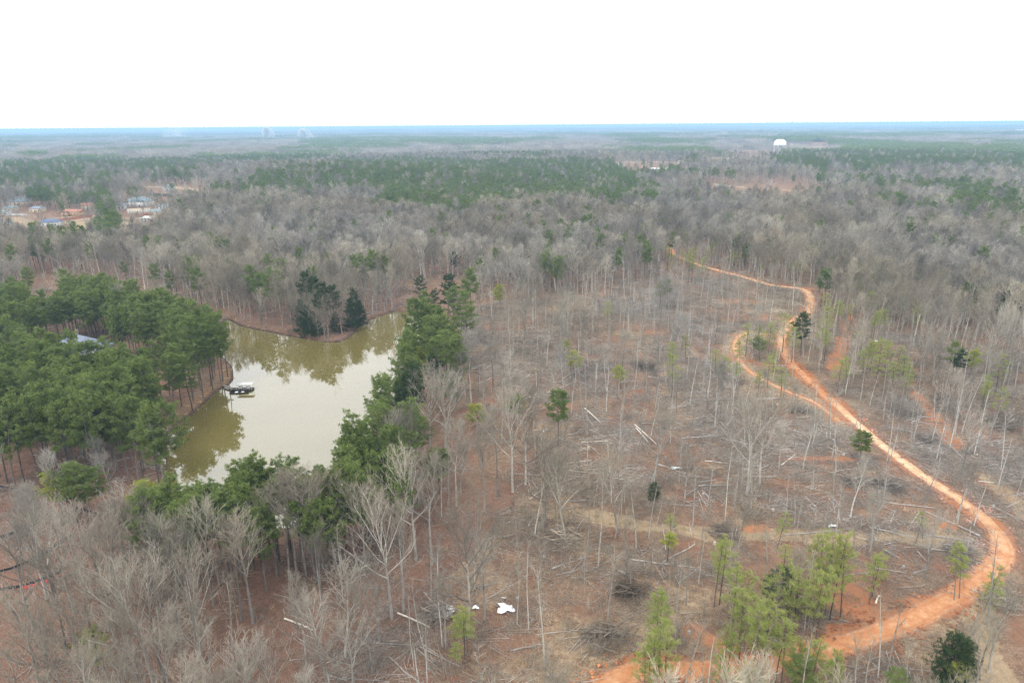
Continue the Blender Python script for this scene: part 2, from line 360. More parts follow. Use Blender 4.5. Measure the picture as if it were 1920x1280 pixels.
def ground_mat():
    m, nt, b = mat('ground_soil')
    n1 = noise(nt, .9, 6, .7); n2 = noise(nt, .12, 5, .65); n3 = noise(nt, 4.5, 4, .7); n4 = noise(nt, 11, 3, .7)
    def attr(n):
        a = nd(nt, 'Attribute', attribute_name=n); s = nd(nt, 'SeparateColor'); nt.links.new(a.outputs['Color'], s.inputs[0]); return s.outputs
    A = attr('cover_a'); B = attr('cover_b')
    grey = mixc(nt, ramp(nt, n1, .35, .65), (.115, .070, .044), (.245, .158, .100))
    grey = mixc(nt, ramp(nt, n3, .5, .75), grey, (.40, .31, .22))
    grey = mixc(nt, ramp(nt, n2, .45, .7), grey, (.215, .098, .058))
    litter = mixc(nt, ramp(nt, n1, .3, .7), (.125, .066, .045), (.225, .128, .088))
    litter = mixc(nt, ramp(nt, n3, .52, .72), litter, (.30, .20, .14))
    straw = mixc(nt, ramp(nt, n1, .3, .7), (.25, .18, .11), (.38, .285, .18))
    clay = mixc(nt, ramp(nt, n2, .3, .7), (.32, .125, .055), (.40, .19, .09))
    clay = mixc(nt, ramp(nt, n1, .45, .75), clay, (.27, .11, .06))
    def edge(mask, k=1.0):
        t = math_(nt, 'MULTIPLY', math_(nt, 'SUBTRACT', n1, .5), 1.1); t2 = math_(nt, 'MULTIPLY', math_(nt, 'SUBTRACT', n3, .5), .6)
        s = math_(nt, 'ADD', mask, math_(nt, 'ADD', t, t2)); return math_(nt, 'MULTIPLY', ramp(nt, s, .3, .65), math_(nt, 'MULTIPLY', mask, 3.0, True))
    c = mixc(nt, edge(A[2]), grey, litter)
    c = mixc(nt, edge(A[1]), c, straw)
    c = mixc(nt, edge(A[0]), c, clay)
    c = mixc(nt, edge(B[1]), c, (.10, .22, .04))
    c = mixc(nt, B[0], c, (.035, .024, .017))
    hs = nd(nt, 'HueSaturation'); nt.links.new(c, hs.inputs['Color']); nt.links.new(ramp2(nt, n4, .3, .7, .62, 1.35), hs.inputs['Value']); c = hs.outputs[0]
    nt.links.new(c, b.inputs['Base Color']); b.inputs['Roughness'].default_value = .95
    bp = nd(nt, 'Bump'); bp.inputs['Strength'].default_value = .7; bp.inputs['Distance'].default_value = .5
    nt.links.new(math_(nt, 'ADD', n1, n3), bp.inputs['Height']); nt.links.new(bp.outputs[0], b.inputs['Normal'])
    return m
build_ground()

# ------------------------------------------------------------------ pond water
def build_water():
    n = len(POND); c = np.array(_pc)
    out = []
    for i, p in enumerate(POND):
        a = np.array(POND[i - 1]); b = np.array(POND[(i + 1) % n]); t = b - a; nn = np.array([t[1], -t[0]]); nn /= np.linalg.norm(nn) + 1e-9
        if in_poly(np.array([p[0] + nn[0]]), np.array([p[1] + nn[1]]), POND)[0]: nn = -nn
        out.append(np.array(p) + nn * .9)
    me = bpy.data.meshes.new('pond_water'); me.from_pydata([(p[0], p[1], 0) for p in out], [], [list(range(n))]); me.update()
    m, nt, b = mat('pond_water')
    f = noise(nt, .05, 3); nt.links.new(mixc(nt, ramp(nt, f, .3, .7), (.115, .094, .027), (.135, .110, .035)), b.inputs['Base Color'])
    b.inputs['Roughness'].default_value = .03; b.inputs['IOR'].default_value = 1.76; b.inputs['Specular IOR Level'].default_value = .95
    bp = nd(nt, 'Bump'); bp.inputs['Strength'].default_value = .03; bp.inputs['Distance'].default_value = .05
    nt.links.new(noise(nt, .8, 2), bp.inputs['Height']); nt.links.new(bp.outputs[0], b.inputs['Normal'])
    me.materials.append(m); struct('pond_water', me)
build_water()

# ------------------------------------------------------------------ dirt roads
def build_road(name, line, w0, sandy, zoff):
    P = np.array(line); n = len(P); T = np.gradient(P, axis=0); T /= np.linalg.norm(T, axis=1)[:, None]; N = np.stack([-T[:, 1], T[:, 0]], 1)
    K = 13; u = np.linspace(-1, 1, K); V = []; S = []
    for i in range(n):
        wl = w0[i] * (1 + 1.0 * (fbm(i, 0, 3.3, 5) - .5)); wr = w0[i] * (1 + 1.0 * (fbm(i, 0, 3.1, 6) - .5))
        for k in range(K):
            h = (wl if u[k] < 0 else wr) * u[k]; q = P[i] + N[i] * h
            rut = -.05 * math.exp(-((abs(u[k]) - .5) / .16) ** 2)
            V.append((q[0], q[1], zoff + rut + (-.12 if abs(u[k]) == 1 else .03))); S.append((sandy[i], abs(u[k]), u[k]))
    V = np.array(V); V[:, 2] += terrain(V[:, 0], V[:, 1])
    i = np.arange(n - 1)[:, None]; k = np.arange(K - 1)[None]
    q = np.stack([i * K + k, i * K + k + 1, (i + 1) * K + k + 1, (i + 1) * K + k], -1).reshape(-1, 4)
    mb = MB(); mb.add(V, q); me = mb.mesh(name, road_m)
    at = me.color_attributes.new('wear', 'FLOAT_COLOR', 'POINT'); arr = np.ones((len(V), 4), np.float32); arr[:, :3] = S; at.data.foreach_set('color', arr.ravel())
    me.polygons.foreach_set('use_smooth', np.ones(len(me.polygons), bool)); struct(name, me)
def road_mat():
    m, nt, b = mat('red_clay_road'); a = nd(nt, 'Attribute', attribute_name='wear'); s = nd(nt, 'SeparateColor'); nt.links.new(a.outputs['Color'], s.inputs[0])
    n1 = noise(nt, .5, 5, .65); n2 = noise(nt, 2.6, 4, .7)
    red = mixc(nt, ramp(nt, n1, .3, .7), (.36, .145, .058), (.45, .225, .105)); red = mixc(nt, ramp(nt, n2, .5, .8), red, (.28, .105, .05))
    sand = mixc(nt, ramp(nt, n1, .35, .65), (.47, .31, .175), (.62, .47, .31))
    f = math_(nt, 'ADD', s.outputs[0], math_(nt, 'MULTIPLY', math_(nt, 'SUBTRACT', n1, .5), .9), True)
    c = mixc(nt, f, red, sand)
    e = ramp(nt, math_(nt, 'ADD', s.outputs[1], math_(nt, 'MULTIPLY', math_(nt, 'SUBTRACT', n2, .5), 1.0)),   .62, .98)
    rt = nd(nt, 'MapRange'); nt.links.new(math_(nt, 'ABSOLUTE', math_(nt, 'SUBTRACT', s.outputs[1], .5)), rt.inputs['Value']); rt.inputs['From Min'].default_value = .16; rt.inputs['From Max'].default_value = .04
    c = mixc(nt, math_(nt, 'MULTIPLY', rt.outputs[0], math_(nt, 'MULTIPLY', n1, .55)), c, (.25, .10, .05))
    c = mixc(nt, math_(nt, 'MULTIPLY', e, .95), c, (.22, .125, .08))
    nt.links.new(c, b.inputs['Base Color']); b.inputs['Roughness'].default_value = .95
    bp = nd(nt, 'Bump'); bp.inputs['Strength'].default_value = .5; bp.inputs['Distance'].default_value = .3
    nt.links.new(n2, bp.inputs['Height']); nt.links.new(bp.outputs[0], b.inputs['Normal']); return m
road_m = road_mat()
_, yp = project(np.array([p[0] for p in ROAD]), np.array([p[1] for p in ROAD]), terrain(np.array([p[0] for p in ROAD]), np.array([p[1] for p in ROAD])))
rw = np.interp(yp, [400, 450, 520, 545, 700, 860, 960, 1040, 1120, 1200, 1300], [1.8, 2.6, 1.8, 2.7, 1.5, 1.35, 1.55, 2.3, 2.5, 2.3, 2.2])
rs_ = np.interp(yp, [400, 440, 470, 500, 530, 555, 600, 740, 790, 880, 930, 1010, 1100], [.7, .1, .1, .5, .75, .5, .35, 0, .9, .95, .45, .25, .05])
build_road('dirt_road', ROAD, rw, rs_, .05)
build_road('dirt_track', TRACK, np.full(len(TRACK), .95), np.full(len(TRACK), .3), .03)

# ------------------------------------------------------------------ tree shapes
def rot_about(v, ax, a):
    ax = ax / (np.linalg.norm(ax) + 1e-9); return v * math.cos(a) + np.cross(ax, v) * math.sin(a) + ax * np.dot(ax, v) * (1 - math.cos(a))
def perp(v, rr):
    a = np.array([rr.gauss(0, 1), rr.gauss(0, 1), rr.gauss(0, 1)]); p = np.cross(v, a); return p / (np.linalg.norm(p) + 1e-9)
def bare_tree(seed, H=22., spread=.75, fork=False, lean=0., lo=.42, n1=15, n2=6, n3=4, n4=3, tw=.024, r=.26, droop=.25, far=False):
    rr = random.Random(seed); T = MB(); C = MB()
    S = {3: [[], [], [], []], 2: [[], [], [], []], 4: [[], [], [], []]}
    def grow(p, d, L, ra, rb, lev, k, up):
        pts = [p]; dirs = [d]; nseg = 4 if lev == 1 else 3 if lev == 2 else 2
        for q in range(nseg):
            d = d + np.array([rr.gauss(0, .12), rr.gauss(0, .12), rr.gauss(0, .08) + up]); d /= np.linalg.norm(d)
            p = p + d * L / nseg; pts.append(p); dirs.append(d)
        for q in range(nseg):
            f0, f1 = q / nseg, (q + 1) / nseg
            b = S[k]; b[0].append(pts[q]); b[1].append(pts[q + 1]); b[2].append(ra + (rb - ra) * f0); b[3].append(ra + (rb - ra) * f1)
        return pts, dirs
    # trunk
    nT = 9; P = []; p = np.zeros(3); d = nrm(np.array([lean, lean * .3, 1.]))
    topf = .93 if not fork else .80
    for i in range(nT + 1):
        P.append(p.copy()); d = nrm(d + np.array([rr.gauss(0, .035), rr.gauss(0, .035), .03])); p = p + d * H * topf / nT
    P = np.array(P); fr = np.linspace(0, 1, nT + 1); rad = r * (1 - fr) ** .8 + .03; rad[0] *= 1.25
    P[0][2] -= .5
    cut = int(nT * .75)
    T.path(P[:cut + 1], rad[:cut + 1], 7); C.path(P[cut:], rad[cut:], 5)
    def at(f):
        x = f * nT; i = min(int(x), nT - 1); return P[i] + (P[i + 1] - P[i]) * (x - i)
    tipd = nrm(P[-1] - P[-2])
    az = rr.random() * 6.28
    for i in range(n1):
        f = lo + (1 - lo) * ((i + rr.random() * .6) / n1) ** .9
        az += 2.4 + rr.gauss(0, .3); el = R(rr.uniform(34, 54) + 18 * f)
        d = np.array([math.cos(az) * math.cos(el), math.sin(az) * math.cos(el), math.sin(el)])
        g = (f - lo) / (1 - lo)
        L = H * spread * (.40 * (1 - g) ** .6 + .13) * rr.uniform(.75, 1.15)
        if fork and i < 2: L *= 1.5
        r0 = max(.06, r * (1 - f) ** .8 * .74); pts, dirs = grow(at(f), d, L, r0, .03, 1, 4, .10)
        for j in range(n2):
            t = .25 + .75 * (j + rr.random()) / n2; x = t * 4; a = min(int(x), 3); b_ = pts[a] + (pts[a + 1] - pts[a]) * (x - a)
            dd = rot_about(dirs[a + 1], perp(dirs[a + 1], rr), R(rr.uniform(25, 55))); dd[2] = abs(dd[2]) * .8 + .4; dd = nrm(dd)
            L2 = L * rr.uniform(.28, .5) * (1.1 - .5 * t) + .5
            p2, d2 = grow(b_, dd, L2, max(.03, r0 * (1 - t) * .55 + .02), tw * .8, 2, 3, .06)
            for q in range(n3):
                t2 = .2 + .8 * (q + rr.random()) / n3; x2 = t2 * 3; a2 = min(int(x2), 2); b2 = p2[a2] + (p2[a2 + 1] - p2[a2]) * (x2 - a2)
                d3 = rot_about(d2[a2 + 1], perp(d2[a2 + 1], rr), R(rr.uniform(20, 50))); d3[2] += .2; d3 = nrm(d3)
                L3 = rr.uniform(.9, 1.9) * H / 22
                p3, dd3 = grow(b2, d3, L3, tw, tw * .5, 3, 3, .05)
                for z in range(n4):
                    t3 = rr.uniform(.25, 1); b3 = p3[0] + (p3[-1] - p3[0]) * t3
                    d4 = nrm(d3 + np.array([rr.gauss(0, .5), rr.gauss(0, .5), rr.gauss(.15, .4)]))
                    b = S[2]; b[0].append(b3); b[1].append(b3 + d4 * rr.uniform(.4, 1.0) * H / 22); b[2].append(tw * .6); b[3].append(tw * .25)
    for k, kk in ((4, 4), (3, 3), (2, 3)):
        b = S[k]
        if b[0]: C.segs(b[0], b[1], b[2], b[3], kk, 0 if k == 4 else 1)
    return T, C
def pine(seed, H=22., cr=3.2, lo=.55, r=.19, tufts=3, nb=26, blade=.46, bw=.07, per=17, cone=0., lean=0., dead=4):
    """trunk, bare dead snags, and a crown of limbs ending in needle tufts"""
    rr = random.Random(seed); g = np.random.default_rng(seed); T = MB(); C = MB(); NT = 8; P = []; p = np.zeros(3); d = nrm(np.array([lean, -lean * .4, 1.]))
    for i in range(NT + 1):
        P.append(p.copy()); d = nrm(d + np.array([rr.gauss(0, .02), rr.gauss(0, .02), .03])); p = p + d * H * .97 / NT
    P = np.array(P); P[0][2] -= .5; fr = np.linspace(0, 1, NT + 1); rad = r * (1 - fr) ** .75 + .025; T.path(P, rad, 7)
    def at(f):
        x = f * NT; i = min(int(x), NT - 1); return P[i] + (P[i + 1] - P[i]) * (x - i)
    for k in range(dead):
        f = rr.uniform(.25, max(lo, .3)); a = rr.random() * 6.28; q = at(f); L = rr.uniform(.5, 1.6)
        T.segs([q], [q + np.array([math.cos(a) * L, math.sin(a) * L, rr.uniform(-.1, .4)])], [.03], [.012], 3)
    s0, s1, a0, a1 = [], [], [], []; tc, td, tsz = [], [], []
    az = rr.random() * 6
    for i in range(nb):
        f = lo + (1 - lo) * ((i + rr.random() * .8) / nb); gg = (f - lo) / (1 - lo)
        az += 2.4 + rr.gauss(0, .35)
        prof = math.sqrt(max(0., 1 - ((gg - .38) / (.40 if gg < .38 else .66)) ** 2 * (.55 if gg < .38 else 1))) * (1 - cone) + cone * (1.02 - gg)
        L = cr * max(.30, prof) * rr.uniform(.62, 1.15); el = R(-4 + (62 * gg ** 1.6 if cone < .3 else 50 * gg) + rr.gauss(0, 8))
        d = np.array([math.cos(az) * math.cos(el), math.sin(az) * math.cos(el), math.sin(el)]); q0 = at(f)
        mid = q0 + d * L * .55 + np.array([0, 0, -.05 * L]); end = q0 + d * L + np.array([0, 0, .12 * L])
        s0 += [q0, mid]; s1 += [mid, end]; a0 += [.05, .03]; a1 += [.03, .015]
        m = max(2, int(tufts * L / cr * 2.2 + .5))
        for j in range(m):
            t = .42 + .58 * (j + rr.random()) / m
            b = q0 + (mid - q0) * min(1, t / .55) if t < .55 else mid + (end - mid) * (t - .55) / .45
            side = np.array([-d[1], d[0], 0]) * rr.uniform(-1, 1) * L * .32 * (.4 + t); b2 = b + side + np.array([0, 0, rr.uniform(.0, .35)])
            s0.append(b); s1.append(b2); a0.append(.018); a1.append(.01)
            for z in range(4):
                tc.append(b2 + np.array([rr.gauss(0, .25), rr.gauss(0, .25), rr.gauss(0, .12)]) * (cr / 3.0 + .2)); td.append(nrm(d * .7 + np.array([0, 0, .9]))); tsz.append(rr.uniform(.75, 1.2))
    C.segs(s0, s1, a0, a1, 3, 0)
    tc = np.array(tc); td = np.array(td); tsz = np.array(tsz); n = len(tc)
    dirs = nrm(td[:, None] * .75 + g.normal(0, .62, (n, per, 3))); c = tc[:, None] + g.normal(0, .09, (n, per, 3))
    tip = c + dirs * (blade * tsz)[:, None, None]; sd = nrm(np.cross(dirs, g.normal(0, 1, (n, per, 3)))) * bw
    C.tris((c - dirs * .06 + sd * 0).reshape(-1, 3), (c + dirs * blade * .6 + sd).reshape(-1, 3), (tip - sd * .6).reshape(-1, 3), 1)
    return T, C
def pole(seed, H=15., r=.13, n=14, L0=1.7, lean=0., tw=.018):
    """slender pole tree left standing after thinning: thin stem, short thin limbs near the top"""
    rr = random.Random(seed); T = MB(); C = MB(); NT = 7; P = []; p = np.zeros(3); d = nrm(np.array([lean, 0, 1.]))
    for i in range(NT + 1):
        P.append(p.copy()); d = nrm(d + np.array([rr.gauss(0, .035), rr.gauss(0, .035), .02])); p = p + d * H / NT
    P = np.array(P); P[0][2] -= .4; T.path(P, r * (1 - np.linspace(0, 1, NT + 1)) ** .7 + .018, 6)
    a, b, c, e = [], [], [], []
    for i in range(n):
        f = rr.uniform(.42, 1) ** .8; x = f * NT; k = min(int(x), NT - 1); q = P[k] + (P[k + 1] - P[k]) * (x - k)
        az = rr.random() * 6.28; el = R(rr.uniform(25, 65)); d = np.array([math.cos(az) * math.cos(el), math.sin(az) * math.cos(el), math.sin(el)])
        L = L0 * rr.uniform(.4, 1.2); m = q + d * L * .5; t = m + nrm(d + np.array([0, 0, .35])) * L * .5
        a += [q, m]; b += [m, t]; c += [.03, .02]; e += [.02, .01]
        for z in range(7):
            s = rr.uniform(.3, 1); q2 = q + (t - q) * s; dd = nrm(d + np.array([rr.gauss(0, .6), rr.gauss(0, .6), rr.gauss(.2, .4)])); t2 = q2 + dd * rr.uniform(.4, .9)
            a.append(q2); b.append(t2); c.append(tw * .7); e.append(tw * .35)
            for y in range(2):
                q3 = q2 + (t2 - q2) * rr.uniform(.3, 1); a.append(q3); b.append(q3 + nrm(dd + np.array([rr.gauss(0, .6), rr.gauss(0, .6), rr.gauss(0, .5)])) * rr.uniform(.25, .5)); c.append(tw * .5); e.append(tw * .25)
    C.segs(a, b, c, e, 3, 0)
    return T, C
def joined(T, C, tm, cms, name):
    mb = MB(); mb.v = T.v + C.v; mb.f = list(T.f) + [f + T.n for f in C.f]; mb.m = list(T.m) + [m + 1 for m in C.m]; mb.n = T.n + C.n
    return mb.mesh(name, [tm] + cms)

# trait -> variant meshes (trunk mesh, crown mesh)
BARE_SPEC = [('wide crowned', dict(H=21, spread=1.05, lo=.36, n1=16)), ('upright', dict(H=23, spread=.62, lo=.45)), ('forked', dict(H=21, spread=.85, fork=True, lo=.30, n1=13)),
             ('leaning', dict(H=20, spread=.75, lean=.16)), ('slim crowned', dict(H=20, spread=.5, lo=.5, n1=13, r=.19)), ('broad fan shaped', dict(H=18, spread=1.1, lo=.30, n1=14, r=.23)),
             ('high crowned', dict(H=24, spread=.7, lo=.56, n1=13)), ('small crowned', dict(H=15, spread=.7, lo=.35, n1=11, n2=6, r=.15)),
             ('sparse', dict(H=22, spread=.8, lo=.4, n1=9, n2=5, lean=.05)), ('tall narrow', dict(H=25, spread=.42, lo=.4, n1=17, r=.22)), ('low forking', dict(H=17, spread=1.0, fork=True, lo=.22, n1=12, r=.22)), ('crooked', dict(H=18, spread=.85, lo=.38, lean=-.12, n1=12, r=.2))]
BARE = []; BARE_J = []
for i, (tr, k) in enumerate(BARE_SPEC):
    T, C = bare_tree(100 + i, **k); tb = M['bark'] if i % 3 else M['pale_bark']
    BARE.append((tr, T.mesh('bare_trunk', tb), C.mesh('bare_crown', [tb, M['twig']])))
for i, (tr, k) in enumerate(BARE_SPEC):
    k = dict(k); k.update(n1=int(k.get('n1', 15) * .85), n2=5, n3=5, n4=3, tw=.036)
    T, C = bare_tree(200 + i, **k); BARE_J.append(joined(T, C, M['bark'] if i % 3 else M['pale_bark'], [M['bark'], M['twig']], 'far_bare_tree'))
PINE_SPEC = [('tall', dict(H=23, cr=3.5, nb=23)), ('broad crowned', dict(H=22, cr=4.4, lo=.5, nb=27, tufts=4)), ('narrow crowned', dict(H=22, cr=2.8, lo=.6, nb=22)),
             ('full crowned', dict(H=20, cr=3.9, lo=.45, nb=29, tufts=4)), ('thin crowned', dict(H=23, cr=3.0, lo=.62, nb=18)), ('rounded', dict(H=19, cr=3.6, lo=.5, nb=27, cone=.15, tufts=4))]
PINE = []; PINE_J = []
for i, (tr, k) in enumerate(PINE_SPEC):
    T, C = pine(300 + i, **k); PINE.append((tr, T.mesh('pine_trunk', M['pine_bark']), C.mesh('pine_crown', [M['pine_bark'], M['needles']])))
    k = dict(k); k.update(per=7, blade=.8, bw=.14, nb=20, tufts=3)
    T, C = pine(330 + i, **k); PINE_J.append(joined(T, C, M['pine_bark'], [M['pine_bark'], M['needles']], 'far_pine'))
YOUNG_SPEC = [('thin', dict(H=15, cr=2.0, lo=.5, r=.10)), ('airy', dict(H=16, cr=2.3, lo=.42, r=.11)), ('bushy', dict(H=13, cr=2.4, lo=.4, r=.10)), ('spindly', dict(H=14, cr=1.6, lo=.56, r=.09)),
              ('slightly leaning', dict(H=15, cr=1.6, lo=.45, r=.09, lean=.1))]
YOUNG = []
for i, (tr, k) in enumerate(YOUNG_SPEC):
    T, C = pine(400 + i, nb=15, tufts=2.4, per=7, blade=.42, bw=.05, **k); YOUNG.append((tr, T.mesh('young_pine_trunk', M['pine_bark']), C.mesh('young_pine_crown', [M['pine_bark'], M['young_needles']])))
CEDAR = []
for i in range(3):
    T, C = pine(450 + i, H=12, cr=4.0, lo=.06, r=.16, nb=60, tufts=3, per=16, blade=.34, bw=.06, cone=.75 if i else .35, dead=0)
    CEDAR.append((['round', 'conical', 'columnar'][i], T.mesh('cedar_trunk', M['pine_bark']), C.mesh('cedar_crown', [M['pine_bark'], M['cedar_needles']])))
def recrown(me, needles):
    m = me.copy(); m.materials[1] = needles; return m
PINE_Y = [(a, t, recrown(c, M['yellow_needles'])) for a, t, c in PINE[:4]]
PINE_D = [(a, t, recrown(c, M['cedar_needles'])) for a, t, c in PINE]
POLES = []
for i, (tr, k) in enumerate([('straight', dict(H=16)), ('short', dict(H=11, r=.08)), ('tall', dict(H=19, r=.12, n=18)), ('crooked', dict(H=14, lean=.08)), ('leaning', dict(H=13, lean=.2)), ('bushy topped', dict(H=13, n=22, L0=2.1)), ('nearly branchless', dict(H=14, n=5, L0=1.0))]):
    T, C = pole(500 + i, **k); tb = M['bark'] if i % 2 else M['pale_bark']
    POLES.append((tr, T.mesh('pole_trunk', tb), C.mesh('pole_crown', M['twig'])))
POLES_J = []
for i in range(5):
    T, C = pole(520 + i, H=[15, 12, 17, 13, 14][i], lean=[0, .05, 0, .12, 0][i], n=[14, 18, 12, 20, 6][i]); POLES_J.append(joined(T, C, M['bark'] if i % 2 else M['pale_bark'], [M['twig']], 'far_pole_tree'))
# lumps of far canopy (a score of crowns each) for the kilometres beyond
def canopy_patch(seed, kind, R0=24., n=26):
    g = np.random.default_rng(seed); mb = MB(); rr = random.Random(seed)
    for i in range(n):
        a = g.random() * 6.28; q = R0 * math.sqrt(g.random()); x, y = q * math.cos(a), q * math.sin(a); H = g.uniform(14, 21)
        if kind == 'pine':
            m = 90; c = g.normal(0, 1, (m, 3)) * [2.0, 2.0, 1.9] + [x, y, H * .8]; s = 1.1
        else:
            m = 70; c = g.normal(0, 1, (m, 3)) * [2.6, 2.6, 2.6] + [x, y, H * .7]; s = .8
        d1 = g.normal(0, 1, (m, 3)) * s; d2 = g.normal(0, 1, (m, 3)) * s * (.8 if kind == 'pine' else .22)
        mb.tris(c, c + d1, c + d2, 0); mb.segs([(x, y, 0)], [(x, y, H * .8)], [.3], [.12], 3, 1)
    return mb.mesh('far_canopy', [M['needles'] if kind == 'pine' else M['twig'], M['pine_bark'] if kind == 'pine' else M['bark']])
PATCH = [canopy_patch(600 + i, 'bare') for i in range(4)] + [canopy_patch(610 + i, 'pine') for i in range(3)]

# ------------------------------------------------------------------ stuff scattered by geometry nodes (one object each)
def scatter(name, label, cat, pts, vi, rot, scl, meshes, tilt=None, kind='stuff'):
    src = bpy.data.collections.new(name + '_kinds')
    for i, me in enumerate(meshes): src.objects.link(bpy.data.objects.new('%s_%02d' % (name, i), me))
    pm = bpy.data.meshes.new(name); pm.vertices.add(len(pts)); pm.vertices.foreach_set('co', np.asarray(pts, np.float32).ravel())
    a = pm.attributes.new('vi', 'INT', 'POINT'); a.data.foreach_set('value', np.asarray(vi, np.int32))
    a = pm.attributes.new('rot', 'FLOAT_VECTOR', 'POINT'); e = np.zeros((len(pts), 3), np.float32); e[:, 2] = rot
    if tilt is not None: e[:, :2] = tilt
    a.data.foreach_set('vector', e.ravel())
    a = pm.attributes.new('scl', 'FLOAT_VECTOR', 'POINT'); s3 = np.asarray(scl, np.float32)
    if s3.ndim == 1: s3 = np.stack([s3] * 3, 1)
    a.data.foreach_set('vector', np.ascontiguousarray(s3).ravel())
    ng = bpy.data.node_groups.new(name, 'GeometryNodeTree')
    ng.interface.new_socket('Geometry', in_out='INPUT', socket_type='NodeSocketGeometry'); ng.interface.new_socket('Geometry', in_out='OUTPUT', socket_type='NodeSocketGeometry')
    N = ng.nodes; L = ng.links; gi = N.new('NodeGroupInput'); go = N.new('NodeGroupOutput'); ci = N.new('GeometryNodeCollectionInfo')
    ci.inputs['Collection'].default_value = src; ci.inputs['Separate Children'].default_value = True; ci.inputs['Reset Children'].default_value = True
    ip = N.new('GeometryNodeInstanceOnPoints'); ip.inputs['Pick Instance'].default_value = True
    def na(nm, t): n = N.new('GeometryNodeInputNamedAttribute'); n.data_type = t; n.inputs['Name'].default_value = nm; return n.outputs[0]
    e2r = N.new('FunctionNodeEulerToRotation'); L.new(na('rot', 'FLOAT_VECTOR'), e2r.inputs[0])
    L.new(gi.outputs[0], ip.inputs['Points']); L.new(ci.outputs[0], ip.inputs['Instance']); L.new(na('vi', 'INT'), ip.inputs['Instance Index'])
    L.new(e2r.outputs[0], ip.inputs['Rotation']); L.new(na('scl', 'FLOAT_VECTOR'), ip.inputs['Scale']); L.new(ip.outputs[0], go.inputs[0])
    o = link(name, pm); md = o.modifiers.new('scatter', 'NODES'); md.node_group = ng
    return tag(o, label, cat, None, kind)

# ------------------------------------------------------------------ where the trees stand
GREEN = [[(430, 332), (520, 318), (600, 312), (640, 300), (760, 295), (900, 302), (1060, 299), (1155, 300), (1165, 325), (1222, 338), (1226, 366), (1120, 368), (960, 384), (880, 392), (800, 386), (720, 372), (640, 352), (600, 336), (520, 346), (440, 346)],
         [(0, 316), (60, 314), (150, 318), (152, 336), (80, 342), (0, 346)], [(150, 338), (210, 326), (225, 345), (160, 350)], [(238, 302), (300, 296), (360, 302), (362, 326), (300, 325), (240, 316)], [(360, 290), (560, 285), (640, 290), (560, 306), (420, 300)],
         [(55, 352), (95, 345), (150, 355), (200, 350), (210, 372), (120, 382), (62, 378)], [(55, 420), (150, 408), (225, 402), (232, 440), (120, 442), (60, 440)], [(180, 380), (215, 365), (222, 395), (190, 400)],
         [(1570, 285), (1600, 266), (1700, 270), (1920, 274), (2100, 276), (2100, 312), (1780, 306), (1600, 314), (1565, 322)],
         [(1600, 366), (1670, 370), (1740, 376), (1800, 350), (2000, 360), (2000, 405), (1840, 400), (1760, 382), (1640, 382)], [(1430, 292), (1500, 280), (1545, 290), (1530, 322), (1470, 302)],
         [(1290, 292), (1312, 290), (1312, 306), (1292, 306)], [(1510, 300), (1545, 300), (1545, 325), (1515, 322)], [(0, 300), (200, 292), (230, 300), (120, 306), (0, 310)], [(700, 262), (900, 258), (1000, 264), (860, 270)], [(560, 262), (700, 262), (760, 276), (600, 280)]]
KEEPOUT = [[(20, 400), (58, 392), (110, 398), (200, 402), (200, 408), (110, 424), (20, 432)], [(235, 392), (300, 388), (330, 392), (302, 408), (232, 412)], [(90, 408), (170, 405), (180, 432), (150, 430), (90, 428)], [(1150, 303), (1290, 302), (1290, 314), (1200, 322), (1155, 316)],
           [(1320, 286), (1470, 280), (1470, 292), (1330, 304)], [(1500, 268), (1560, 268), (1560, 276), (1500, 278)], [(0, 404), (30, 402), (40, 414), (0, 418)], [(1300, 345), (1500, 346), (1560, 356), (1480, 362), (1330, 356)], [(215, 414), (250, 412), (245, 436), (222, 438)], [(270, 348), (385, 350), (385, 358), (270, 356)], [(1446, 258), (1478, 258), (1478, 292), (1446, 292)]]
YARD = G([(35, 585), (90, 585), (125, 605), (120, 640), (70, 635), (40, 610)])
HOUSE_C = hit(158, 668)
HOUSE_BOX = [(HOUSE_C[0] - 14, HOUSE_C[1] - 12), (HOUSE_C[0] + 14, HOUSE_C[1] - 12), (HOUSE_C[0] + 14, HOUSE_C[1] + 13), (HOUSE_C[0] - 14, HOUSE_C[1] + 13)]
STAND_A = G([(-250, 508), (-60, 512), (0, 512), (60, 500), (120, 500), (180, 503), (260, 523), (335, 545), (402, 575), (428, 620), (425, 655), (395, 668), (350, 640), (300, 574), (200, 566), (120, 565), (60, 566), (-250, 575)], 22)
STAND_B = G([(-250, 600), (0, 590), (60, 600), (110, 632), (205, 634), (262, 632), (318, 650), (352, 700), (312, 760), (290, 792), (225, 780), (150, 762), (70, 768), (-250, 780)], 21)
STAND_P = G([(345, 640), (385, 640), (408, 660), (380, 700), (345, 690)], 19)
def shore_ok(x, y, d0=1.5):
    d, _ = seg_dist(x, y, POND, True); return ~in_poly(x, y, POND) & (d > d0)
def road_ok(x, y, d0=3.5):
    a, _ = seg_dist(x, y, ROAD2); b, _ = seg_dist(x, y, TRACK); return (a > d0) & (b > 2.2)
def grid(r0, r1, step, jit=.45, half=R(41)):
    n = int(r1 / step) + 2; xs = (np.arange(-n, n + 1)) * step; ys = np.arange(0, n + 1) * step; X, Y = np.meshgrid(xs, ys); X = X.ravel(); Y = Y.ravel()
    X = X + (rng.random(X.shape) - .5) * 2 * jit * step; Y = Y + (rng.random(Y.shape) - .5) * 2 * jit * step
    r = np.hypot(X, Y); a = np.arctan2(X, Y); k = (r > r0) & (r < r1) & (np.abs(a) < half); return X[k], Y[k]
pines = []      # (x, y, variant list key, index, scale)
